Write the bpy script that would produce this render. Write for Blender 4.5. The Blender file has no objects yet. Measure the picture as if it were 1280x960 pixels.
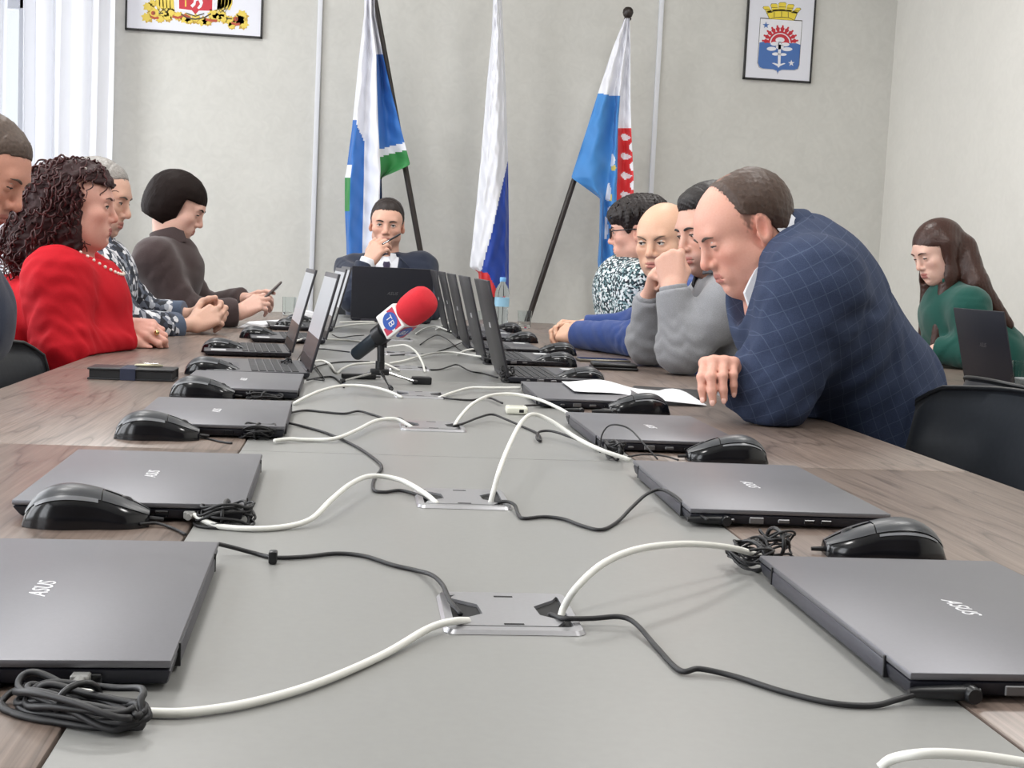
import bpy, bmesh, math, random
import numpy as np
from mathutils import Vector, Matrix, Euler
random.seed(7); np.random.seed(7)
PI = math.pi
C = bpy.context.scene.collection
TZ = 0.75                                   # table top height; helper points are given above the table

# ---------------------------------------------------------------- camera
F_PX, YAW, PITCH, ROLL, CAM_H = 1639.36, 0.1170, 0.0917, 0.0474, 0.2881
def cam_axes():
    cy, sy, cp, sp = math.cos(YAW), math.sin(YAW), math.cos(PITCH), math.sin(PITCH)
    fwd = np.array([sy*cp, cy*cp, -sp]); right = np.array([cy, -sy, 0.]); up = np.cross(right, fwd)
    c, s = math.cos(ROLL), math.sin(ROLL)
    return c*right + s*up, -s*right + c*up, fwd
AX = cam_axes()
def ray(u, v):
    return AX[2] + (u-640)/F_PX*AX[0] - (v-480)/F_PX*AX[1]
def tab(u, v, z=0.0):                        # photo point -> point on the plane z above the table
    d = ray(u, v); t = (z-CAM_H)/d[2]
    return np.array([d[0]*t, d[1]*t, z])
def aty(u, v, y):                            # photo point -> point at depth y
    d = ray(u, v); t = y/d[1]
    return np.array([d[0]*t, y, d[2]*t+CAM_H])
cam_d = bpy.data.cameras.new('camera'); cam = bpy.data.objects.new('camera', cam_d); C.objects.link(cam)
cam_d.sensor_width = 36; cam_d.lens = F_PX/1280*36; cam_d.clip_start = 0.05; cam_d.clip_end = 100
cam.matrix_world = Matrix(((AX[0][0], AX[1][0], -AX[2][0], 0), (AX[0][1], AX[1][1], -AX[2][1], 0),
                           (AX[0][2], AX[1][2], -AX[2][2], CAM_H+TZ), (0, 0, 0, 1)))
sc = bpy.context.scene
sc.camera = cam
sc.view_settings.view_transform = 'Standard'; sc.view_settings.look = 'None'
sc.view_settings.gamma = 1; sc.view_settings.use_curve_mapping = False
sc.view_settings.exposure = 0.0

# ---------------------------------------------------------------- materials
def lin(c):
    return tuple(((x/255)/12.92 if x/255 <= 0.04045 else ((x/255+0.055)/1.055)**2.4) for x in c)
class NT:
    def __init__(s, name):
        s.m = bpy.data.materials.new(name); s.m.use_nodes = True; s.t = s.m.node_tree
        s.b = s.t.nodes['Principled BSDF']
    def n(s, typ, **kw):
        nd = s.t.nodes.new(typ)
        for k, v in kw.items():
            if k in nd.inputs.keys(): nd.inputs[k].default_value = v
            else: setattr(nd, k, v)
        return nd
    def l(s, a, b): s.t.links.new(a, b)
    def ramp(s, fac, stops, interp='LINEAR'):
        r = s.n('ShaderNodeValToRGB'); r.color_ramp.interpolation = interp
        els = r.color_ramp.elements
        while len(els) < len(stops): els.new(0.5)
        for e, (p, c) in zip(els, stops): e.position = p; e.color = (*c[:3], 1)
        s.l(fac, r.inputs['Fac']); return r.outputs['Color']
    def coord(s, scale=(1, 1, 1), kind='Object', rot=(0, 0, 0)):
        t = s.n('ShaderNodeTexCoord'); mp = s.n('ShaderNodeMapping')
        mp.inputs['Scale'].default_value = scale; mp.inputs['Rotation'].default_value = rot
        s.l(t.outputs[kind], mp.inputs['Vector']); return mp.outputs['Vector']
    def bump(s, h, strength=0.3, dist=0.002):
        b = s.n('ShaderNodeBump'); b.inputs['Strength'].default_value = strength; b.inputs['Distance'].default_value = dist
        s.l(h, b.inputs['Height']); s.l(b.outputs['Normal'], s.b.inputs['Normal'])
    def mix(s, fac, a, b, mode='MIX'):
        m = s.n('ShaderNodeMix', data_type='RGBA', blend_type=mode)
        for key, v in ((0, fac), (6, a), (7, b)):
            if hasattr(v, 'is_linked') or isinstance(v, bpy.types.NodeSocket): s.l(v, m.inputs[key])
            else: m.inputs[key].default_value = v if key == 0 else (*v[:3], 1)
        return m.outputs[2]
MATS = {}
def plain(name, rgb, rough=0.5, metal=0.0, vary=0.06, scale=40, bump=0.0, spec=0.5, coat=0.0, kind='Object', sheen=0.0):
    if name in MATS: return MATS[name]
    n = NT(name); c = lin(rgb)
    tx = n.n('ShaderNodeTexNoise'); tx.inputs['Scale'].default_value = scale; tx.inputs['Detail'].default_value = 4
    n.l(n.coord(kind=kind), tx.inputs['Vector'])
    a = tuple(x*(1-vary) for x in c); b = tuple(min(1, x*(1+vary)) for x in c)
    n.l(n.ramp(tx.outputs['Fac'], [(0.3, a), (0.7, b)]), n.b.inputs['Base Color'])
    n.b.inputs['Roughness'].default_value = rough; n.b.inputs['Metallic'].default_value = metal
    n.b.inputs['Specular IOR Level'].default_value = spec; n.b.inputs['Coat Weight'].default_value = coat
    n.b.inputs['Sheen Weight'].default_value = sheen
    if bump: n.bump(tx.outputs['Fac'], bump, 0.002)
    MATS[name] = n.m; return n.m
def glass_mat(name, rgb=(255, 255, 255), rough=0.0, ior=1.45):
    n = NT(name); n.b.inputs['Base Color'].default_value = (*lin(rgb), 1)
    n.b.inputs['Transmission Weight'].default_value = 1; n.b.inputs['Roughness'].default_value = rough
    n.b.inputs['IOR'].default_value = ior; return n.m

# ---------------------------------------------------------------- mesh helpers
class MB:
    def __init__(s): s.v = []; s.f = []; s.mi = []
    def add(s, v, f, mi=0):
        o = len(s.v); s.v += [tuple(p) for p in v]; s.f += [tuple(i+o for i in q) for q in f]; s.mi += [mi]*len(f); return s
    def bm(s, b, mi=0, M=None):
        b.verts.index_update(); v = [(M @ p.co if M else p.co) for p in b.verts]
        s.add(v, [[q.index for q in fc.verts] for fc in b.faces], mi); b.free(); return s
    def box(s, lo, hi, bev=0.0, seg=2, mi=0, M=None):
        b = bmesh.new(); bmesh.ops.create_cube(b, size=1)
        for p in b.verts: p.co = Vector([(lo[i]+hi[i])/2+p.co[i]*(hi[i]-lo[i]) for i in range(3)])
        if bev: bmesh.ops.bevel(b, geom=list(b.edges), offset=bev, segments=seg, profile=0.5, affect='EDGES')
        return s.bm(b, mi, M)
    def tube(s, pts, r, n=8, mi=0, cap=True):
        pts = [np.array(p, float) for p in pts]; m = len(pts)
        rs = r if hasattr(r, '__len__') else [r]*m
        up = np.array([0.13, 0.21, 1.0]); V = []; F = []
        prev = None
        for i, p in enumerate(pts):
            t = pts[min(i+1, m-1)]-pts[max(i-1, 0)]; t = t/(np.linalg.norm(t)+1e-12)
            a = (prev if prev is not None else up); a = a-t*(a@t)
            if np.linalg.norm(a) < 1e-4: a = np.array([1., 0.3, 0])-t*t[0]
            a /= np.linalg.norm(a); prev = a; b = np.cross(t, a)
            for k in range(n):
                th = 2*PI*k/n; V.append(p+rs[i]*(math.cos(th)*a+math.sin(th)*b))
        for i in range(m-1):
            for k in range(n): F.append((i*n+k, i*n+(k+1) % n, (i+1)*n+(k+1) % n, (i+1)*n+k))
        if cap: F.append(tuple(range(n))[::-1]); F.append(tuple((m-1)*n+k for k in range(n)))
        return s.add(V, F, mi)
    def lathe(s, prof, n=32, c=(0, 0, 0), mi=0, M=None):
        V = []; F = []; m = len(prof)
        for r, z in prof:
            for k in range(n):
                p = Vector((r*math.cos(2*PI*k/n), r*math.sin(2*PI*k/n), z))
                if M: p = M @ p
                V.append((p[0]+c[0], p[1]+c[1], p[2]+c[2]))
        for i in range(m-1):
            for k in range(n): F.append((i*n+k, i*n+(k+1) % n, (i+1)*n+(k+1) % n, (i+1)*n+k))
        if prof[0][0] > 1e-6: F.append(tuple(range(n))[::-1])
        if prof[-1][0] > 1e-6: F.append(tuple((m-1)*n+k for k in range(n)))
        return s.add(V, F, mi)
    def prism(s, poly, z0, z1, mi=0, M=None):
        n = len(poly); V = [Vector((x, y, z0)) for x, y in poly]+[Vector((x, y, z1)) for x, y in poly]
        if M: V = [M @ p for p in V]
        F = [tuple(range(n))[::-1], tuple(range(n, 2*n))]+[(i, (i+1) % n, n+(i+1) % n, n+i) for i in range(n)]
        return s.add(V, F, mi)
    def build(s, name, mats, parent=None, smooth=True, angle=0.6, loc=None):
        me = bpy.data.meshes.new(name); me.from_pydata(s.v, [], s.f)
        for m in (mats if isinstance(mats, (list, tuple)) else [mats]): me.materials.append(m)
        if any(s.mi): me.polygons.foreach_set('material_index', s.mi)
        me.update()
        o = bpy.data.objects.new(name, me); C.objects.link(o)
        if smooth:
            me.polygons.foreach_set('use_smooth', [True]*len(me.polygons))
            b = bmesh.new(); b.from_mesh(me)
            bmesh.ops.recalc_face_normals(b, faces=list(b.faces))
            for e in b.edges:
                if len(e.link_faces) == 2 and e.calc_face_angle(0) > angle: e.smooth = False
            b.to_mesh(me); b.free()
        if parent: o.parent = parent
        if loc is not None: o.location = loc
        return o
def tag(o, label=None, cat=None, group=None, kind=None):
    if label: o['label'] = label
    if cat: o['category'] = cat
    if group: o['group'] = group
    if kind: o['kind'] = kind
    return o
def empty(name, loc=(0, 0, 0), rz=0.0):
    o = bpy.data.objects.new(name, None); C.objects.link(o); o.location = loc; o.rotation_euler = (0, 0, rz)
    o.empty_display_size = 0.05; return o
def copy_tree(o, parent=None):
    c = o.copy(); C.objects.link(c)
    if parent: c.parent = parent
    for ch in o.children: copy_tree(ch, c)
    return c
def struct(o, label=None):
    o['kind'] = 'structure'
    if label: o['label'] = label
    return o
def W(p): return (p[0], p[1], p[2]+TZ)
def spline(pts, k=8):
    P = [np.array(p, float) for p in pts]; P = [2*P[0]-P[1]]+P+[2*P[-1]-P[-2]]; out = []
    for i in range(1, len(P)-2):
        for j in range(k):
            t = j/k; a, b, c, d = P[i-1:i+3]
            out.append(0.5*(2*b+(c-a)*t+(2*a-5*b+4*c-d)*t*t+(3*b-a-3*c+d)*t**3))
    out.append(P[-2]); return out
def text_poly(txt, size, depth, shear=0.0, align='CENTER'):   # letters as solid geometry, in the local xy plane
    cu = bpy.data.curves.new('letters', 'FONT'); cu.body = txt; cu.size = size; cu.extrude = depth; cu.shear = shear
    cu.align_x = align; cu.align_y = 'CENTER'; cu.resolution_u = 4
    o = bpy.data.objects.new('letters', cu); C.objects.link(o)
    dg = bpy.context.evaluated_depsgraph_get(); me = o.evaluated_get(dg).to_mesh()
    v = [tuple(p.co) for p in me.vertices]; f = [tuple(p.vertices) for p in me.polygons]
    o.evaluated_get(dg).to_mesh_clear(); bpy.data.objects.remove(o); bpy.data.curves.remove(cu)
    return v, f
def text_mesh(name, txt, size, depth, mat, parent, M, shear=0.0):
    v, f = text_poly(txt, size, depth, shear); mb = MB()
    mb.add([M @ Vector(p) for p in v], f)
    return mb.build(name, mat, parent, smooth=False)
# ================================================================ materials
def wood_mat():
    n = NT('walnut_laminate')
    co = n.coord((1, 1, 1), 'Object')
    # broad warped growth rings running along the table
    w1 = n.n('ShaderNodeTexNoise'); w1.inputs['Scale'].default_value = 1.6; w1.inputs['Detail'].default_value = 3
    mp = n.n('ShaderNodeMapping'); mp.inputs['Scale'].default_value = (5.0, 0.5, 1); n.l(co, mp.inputs['Vector']); n.l(mp.outputs['Vector'], w1.inputs['Vector'])
    ml = n.n('ShaderNodeMath', operation='MULTIPLY'); ml.inputs[1].default_value = 20; n.l(w1.outputs['Fac'], ml.inputs[0])
    fr = n.n('ShaderNodeMath', operation='PINGPONG'); fr.inputs[1].default_value = 1; n.l(ml.outputs[0], fr.inputs[0])
    fine = n.n('ShaderNodeTexNoise'); fine.inputs['Scale'].default_value = 1; fine.inputs['Detail'].default_value = 6
    mp2 = n.n('ShaderNodeMapping'); mp2.inputs['Scale'].default_value = (260, 6, 1); n.l(co, mp2.inputs['Vector']); n.l(mp2.outputs['Vector'], fine.inputs['Vector'])
    base = n.ramp(fine.outputs['Fac'], [(0.25, lin((98, 85, 78))), (0.75, lin((134, 119, 110)))])
    ring = n.ramp(fr.outputs[0], [(0.0, (0.42, 0.40, 0.39)), (0.10, (0.80, 0.80, 0.80)), (0.3, (1.0, 1.0, 1.0)), (1, (1.05, 1.05, 1.05))])
    col = n.mix(0.8, base, ring, 'MULTIPLY')
    n.l(col, n.b.inputs['Base Color']); n.b.inputs['Roughness'].default_value = 0.34
    n.b.inputs['Specular IOR Level'].default_value = 0.55
    n.bump(fine.outputs['Fac'], 0.15, 0.0006)
    return n.m
def plaster_mat(name, rgb, amt=0.05):
    n = NT(name); c = lin(rgb)
    t = n.n('ShaderNodeTexNoise'); t.inputs['Scale'].default_value = 2.2; t.inputs['Detail'].default_value = 7; t.inputs['Distortion'].default_value = 1.2
    t2 = n.n('ShaderNodeTexNoise'); t2.inputs['Scale'].default_value = 14; t2.inputs['Detail'].default_value = 5; t2.inputs['Distortion'].default_value = 2.0
    co = n.coord(); n.l(co, t.inputs['Vector']); n.l(co, t2.inputs['Vector'])
    ad = n.n('ShaderNodeMath', operation='ADD'); n.l(t.outputs['Fac'], ad.inputs[0]); n.l(t2.outputs['Fac'], ad.inputs[1])
    hf = n.n('ShaderNodeMath', operation='MULTIPLY'); hf.inputs[1].default_value = 0.5; n.l(ad.outputs[0], hf.inputs[0])
    n.l(n.ramp(hf.outputs[0], [(0.35, tuple(x*(1-amt) for x in c)), (0.65, tuple(min(1, x*(1+amt)) for x in c))]), n.b.inputs['Base Color'])
    n.b.inputs['Roughness'].default_value = 0.6; n.b.inputs['Specular IOR Level'].default_value = 0.25
    n.bump(t2.outputs['Fac'], 0.12, 0.004)
    return n.m
WOOD = wood_mat()
GREY = plain('grey_laminate', (136, 136, 134), 0.36, vary=0.02, scale=120, spec=0.4)
EDGE = plain('edge_band', (122, 106, 92), 0.5)
DARKGAP = plain('dark_gap', (24, 24, 26), 0.8)
LIDM = plain('laptop_lid_metal', (122, 122, 127), 0.45, metal=0.75, vary=0.02, scale=400)
BASEM = plain('laptop_base_plastic', (34, 35, 44), 0.45, vary=0.03)
HINGEM = plain('laptop_hinge_plastic', (60, 60, 68), 0.4, vary=0.03)
LOGOM = plain('logo_silver', (225, 225, 228), 0.3, vary=0.0)
PORTM = plain('port_metal', (120, 120, 122), 0.4, metal=0.7)
BLACKP = plain('black_plastic', (24, 25, 28), 0.38, vary=0.05)
GLOSSB = plain('gloss_black', (18, 19, 23), 0.16, vary=0.02)
RUBBER = plain('black_cable', (26, 26, 29), 0.5, vary=0.05)
WHITEC = plain('white_cable', (226, 226, 220), 0.45, vary=0.02)
KEYM = plain('key_plastic', (44, 45, 49), 0.5)
DECKM = plain('keyboard_deck', (92, 92, 96), 0.42, metal=0.3)
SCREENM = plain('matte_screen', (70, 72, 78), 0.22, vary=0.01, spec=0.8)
_n = NT('screen_reflection_glow'); _n.b.inputs['Base Color'].default_value = (.05, .05, .055, 1); _n.b.inputs['Roughness'].default_value = .25
_n.b.inputs['Emission Color'].default_value = (*lin((222, 226, 234)), 1); _n.b.inputs['Emission Strength'].default_value = .55; SCREENL = _n.m  # glow put in for the bright room reflected in the screens
ALU = plain('brushed_aluminium', (180, 180, 184), 0.34, metal=0.8, vary=0.03, scale=300)
LEATHER = plain('black_leatherette', (42, 45, 50), 0.42, vary=0.08, scale=90, bump=0.12)
LEATHERB = plain('dark_navy_leatherette', (44, 50, 62), 0.42, vary=0.08, scale=90, bump=0.12)
PAPER = plain('white_paper', (236, 237, 240), 0.7, vary=0.01)
CHROME = plain('chrome', (200, 200, 200), 0.15, metal=1.0)
WALLM = plaster_mat('back_wall_plaster', (206, 205, 200))
WALLR = plaster_mat('right_wall_plaster', (222, 220, 214), 0.03)
PAINTW = plain('white_paint', (222, 224, 230), 0.5, vary=0.01)

# ================================================================ room
YB, XL, XR, YF = 7.9, -2.6, 3.19, -3.0
CEIL = 3.5
mb = MB().box((XL-0.2, YF, -0.1), (XR+0.2, YB+0.3, 0.0)); fl = struct(mb.build('floor', plain('beige_floor_tile', (150, 142, 132), 0.4), smooth=False))
mb = MB().box((XL-0.2, YF, CEIL), (XR+0.2, YB+0.3, CEIL+0.1)); struct(mb.build('ceiling', plain('ceiling_white', (226, 226, 222), 0.8), smooth=False))
# back wall with a window opening behind the curtain
wx0, wx1, wz0, wz1 = -2.35, -1.62, 0.75, 3.1
mb = MB()
mb.box((wx1, YB, 0), (XR+0.2, YB+0.3, CEIL)).box((XL-0.2, YB, 0), (wx0, YB+0.3, CEIL))
mb.box((wx0, YB, 0), (wx1, YB+0.3, wz0)).box((wx0, YB, wz1), (wx1, YB+0.3, CEIL))
struct(mb.build('wall_back', WALLM, smooth=False))
mb = MB().box((XR, YF, 0), (XR+0.2, YB+0.0, CEIL)); struct(mb.build('wall_right', WALLR, smooth=False))
mb = MB().box((XL-0.2, YF-.2, 0), (XR+0.2, YF, CEIL)); struct(mb.build('wall_front', plain('unseen_wall_dark', (92, 80, 72), .6), smooth=False))  # unseen wall, its dark finish made up to darken laptop lid reflections
# left wall with tall windows
mb = MB(); ys = [(YF, -2.2), (-0.5, 0.3), (2.0, 2.8), (4.5, 5.3), (7.0, YB)]
for a, b in ys: mb.box((XL-0.2, a, 0), (XL, b, CEIL))
gaps = [(-2.2, -0.5), (0.3, 2.0), (2.8, 4.5), (5.3, 7.0)]
for a, b in gaps: mb.box((XL-0.2, a, 0), (XL, b, 0.8)).box((XL-0.2, a, 3.2), (XL, b, CEIL))
struct(mb.build('wall_left', WALLM, smooth=False))
def window(name, M, w, h):
    fr = MB()
    for x0, x1, z0, z1 in ((0, .07, 0, h), (w-.07, w, 0, h), (0, w, 0, .07), (0, w, h-.07, h), (w/2-.04, w/2+.04, 0, h), (0, w, h*.7-.03, h*.7+.03)):
        fr.box((x0, -.03, z0), (x1, .03, z1), .006, 1, M=M)
    o = struct(fr.build(name, PAINTW, smooth=False))
    g = NT('window_glass').m; nt = g.node_tree; nt.nodes.clear()
    out = nt.nodes.new('ShaderNodeOutputMaterial'); tr = nt.nodes.new('ShaderNodeBsdfTransparent'); gl = nt.nodes.new('ShaderNodeBsdfGlossy'); mx = nt.nodes.new('ShaderNodeMixShader')
    mx.inputs[0].default_value = 0.06; gl.inputs['Roughness'].default_value = 0.02
    nt.links.new(tr.outputs[0], mx.inputs[1]); nt.links.new(gl.outputs[0], mx.inputs[2]); nt.links.new(mx.outputs[0], out.inputs[0])
    p = MB().box((.03, -.004, .03), (w-.03, .004, h-.03), M=M).build('window_pane', g, o, smooth=False); p['kind'] = 'structure'
for i, (a, b) in enumerate(gaps): window('window_%d' % (i+1), Matrix.Translation((XL-0.12, a, 0.8)) @ Matrix.Rotation(PI/2, 4, 'Z'), b-a, 2.4)
window('window_5', Matrix.Translation((wx0, YB+0.15, wz0)), wx1-wx0, wz1-wz0)
# slim vertical mouldings on the back wall
for i, (u0, v0, u1, v1) in enumerate(((403, 0, 393, 350), (829, 0, 816, 258))):
    a = aty(u0-3, v0, YB); b = aty(u1-3, v1, YB); x = (a[0]+b[0])/2
    mb = MB().box((x-0.014, YB-0.022, 0.0), (x+0.014, YB, CEIL), 0.004, 2)
    struct(mb.build('trim_%d' % (i+1), PAINTW))
mb = MB().box((XL, YB-0.018, 0), (XR, YB, 0.09), 0.004, 1); struct(mb.build('baseboard_back', PAINTW))
mb = MB().box((XR-0.018, YF, 0), (XR, YB-0.02, 0.09), 0.004, 1); struct(mb.build('baseboard_right', PAINTW))

# sheer curtain hanging before the back window
def curtain(name, x0, x1, y, z0, z1, folds, amp, mat, seed):
    rnd = random.Random(seed); nx, nz = folds*16, 24; V = []; F = []
    ph = [rnd.uniform(.7, 1.3) for _ in range(folds+2)]
    for j in range(nz+1):
        tz = j/nz
        for i in range(nx+1):
            t = i/nx; k = t*folds; a = amp*(0.75+0.25*ph[int(k)])*(0.8+0.2*math.sin(3*tz+int(k)))
            s = math.sin(2*PI*k+.5*math.sin(2*PI*k*.5))
            V.append((x0+(x1-x0)*t+0.25*a*math.sin(4*PI*k+0.6)+0.006*math.sin(5*tz+k), y-a*s, z0+(z1-z0)*tz))
    for j in range(nz):
        for i in range(nx): a = j*(nx+1)+i; F.append((a, a+1, a+nx+2, a+nx+1))
    return MB().add(V, F).build(name, mat, angle=3)
n = NT('sheer_white_fabric'); n.b.inputs['Base Color'].default_value = (*lin((240, 241, 246)), 1); n.b.inputs['Roughness'].default_value = 0.9
tl = n.n('ShaderNodeBsdfTranslucent'); tl.inputs['Color'].default_value = (*lin((236, 238, 246)), 1)
mx = n.n('ShaderNodeMixShader'); mx.inputs[0].default_value = 0.25
n.l(n.b.outputs[0], mx.inputs[1]); n.l(tl.outputs[0], mx.inputs[2]); n.l(mx.outputs[0], n.t.nodes['Material Output'].inputs['Surface'])
wv = n.n('ShaderNodeTexWave'); wv.inputs['Scale'].default_value = 160; n.l(n.coord(), wv.inputs['Vector']); n.bump(wv.outputs['Fac'], 0.05, 0.0005)
SHEER = n.m
cx0 = aty(27, 100, 7.72)[0]; cx1 = aty(140, 100, 7.72)[0]
tag(curtain('curtain', cx0, cx1, 7.72, 0.04, 3.42, 5, 0.036, SHEER, 3), 'sheer white curtain hanging in folds beside the framed red shield emblem', 'curtain')
cx0 = aty(-80, 100, 7.74)[0]; cx1 = aty(6, 100, 7.74)[0]
tag(curtain('curtain', cx0, cx1, 7.74, 0.04, 3.42, 4, 0.045, SHEER, 5), 'narrow strip of white curtain at the far left picture edge', 'curtain')
mb = MB().tube([(XL+.05, 7.73, 3.44), (-1.2, 7.73, 3.44)], 0.014, 12); tag(mb.build('curtain_rail', PAINTW), 'white rail above the white curtains', 'curtain rail')

# ================================================================ conference table
TX0, TX1, GX0, GX1 = -0.690, 0.947, -0.166, 0.421
seams = [0.0-0.475, 0.72, 1.915, 3.11, 4.305, 5.50, 6.45]
tb = empty('conference_table', (0.1275, 3.0, 0)); tag(tb, 'long conference table with wood sides and a grey centre strip', 'table')
def T(o): o.parent = tb; o.matrix_parent_inverse = Matrix.Translation(tb.location).inverted(); return o
for a, b in zip(seams[:-1], seams[1:]):
    g = 0.0012
    for x0, x1 in ((TX0, GX0-.002), (GX1+.002, TX1)):
        mb = MB().box((x0, a+g, TZ-0.036), (x1, b-g, TZ), 0.0025, 2)
        T(mb.build('wood_top', WOOD))
    T(MB().box((GX0, a+g, TZ-0.036), (GX1, b-g, TZ-0.0004), 0.001, 1).build('centre_panel', GREY))
mb = MB().box((TX0+.02, seams[0]+.02, TZ-0.05), (TX1-.02, seams[-1]-.02, TZ-0.037)); T(mb.build('underframe', DARKGAP, smooth=False))
for y in [0.72, 1.915, 3.11, 4.305, 5.50]:
    for x in (-0.2, 0.455):
        T(MB().box((x-.03, y-.25, 0), (x+.03, y+.25, TZ-.05), 0.005, 1).build('leg_panel', plain('table_leg_grey', (120, 118, 116), 0.5)))

# cable-port plates let into the table
def plate(y, label):
    w, d = 0.113, 0.121; x = 0.1295
    r = empty('cable_port', W((x, y, 0))); tag(r, label, 'cable port', 'aluminium cable ports in the table')
    def outl(hw, hd, rr, n=6):
        pts = []
        for cx, cy, a0 in ((hw-rr, hd-rr, 0), (-hw+rr, hd-rr, 90), (-hw+rr, -hd+rr, 180), (hw-rr, -hd+rr, 270)):
            for k in range(n+1): a = math.radians(a0+90*k/n); pts.append((cx+rr*math.cos(a), cy+rr*math.sin(a)))
        return pts
    o1 = outl(w/2, d/2, .010); o2 = outl(w/2-.0025, d/2-.0025, .008); o3 = outl(w/2-.009, d/2-.013, .005)
    V = [(a, b, 0) for a, b in o1]+[(a, b, .0032) for a, b in o2]+[(a, b, .0032) for a, b in o3]+[(a, b, .0004) for a, b in o3]; N = len(o1); F = []
    for l in range(3):
        for k in range(N): F.append((l*N+k, l*N+(k+1) % N, (l+1)*N+(k+1) % N, (l+1)*N+k))
    MB().add(V, F).build('frame', ALU, r)
    MB().box((-w/2+.006, -d/2+.010, .0002), (w/2-.006, d/2-.010, .0007)).build('well', DARKGAP, r, smooth=False)
    # lid with a notch at each side for the cables
    lx, ly = w/2-.010, d/2-.014
    poly = [(-lx, -ly), (lx-.012, -ly), (lx-.004, -ly+.016), (lx-.022, -.014), (lx-.024, .012), (lx-.005, .034), (lx, ly), (-lx+.006, ly), (-lx, .036), (-lx+.022, .016), (-lx+.024, -.012), (-lx+.004, -.030)]
    MB().prism(poly, .0008, .0036).build('lid', ALU, r, angle=0.3)
    for sy in (-1, 1): MB().box((-.008, sy*(ly-.004)-.0018, .0035), (.008, sy*(ly-.004)+.0018, .0039)).build('slot', DARKGAP, r, smooth=False)
    return r
names = ['nearest aluminium cable port, closest to the camera in the grey strip', 'second nearest aluminium cable port, a white cable rising steeply from its right end',
         'third nearest aluminium cable port, just in front of the microphone tripod port', 'aluminium cable port under the feet of the microphone tripod',
         'aluminium cable port behind the microphone tripod', 'aluminium cable port beside the open laptops on the right', 'aluminium cable port far up the table, second before the chairman', 'farthest aluminium cable port, in front of the chairman']
for y, nm in zip([1.052, 1.567, 2.253, 2.772, 3.45, 3.97, 4.65, 5.17], names): plate(y, nm)

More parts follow.
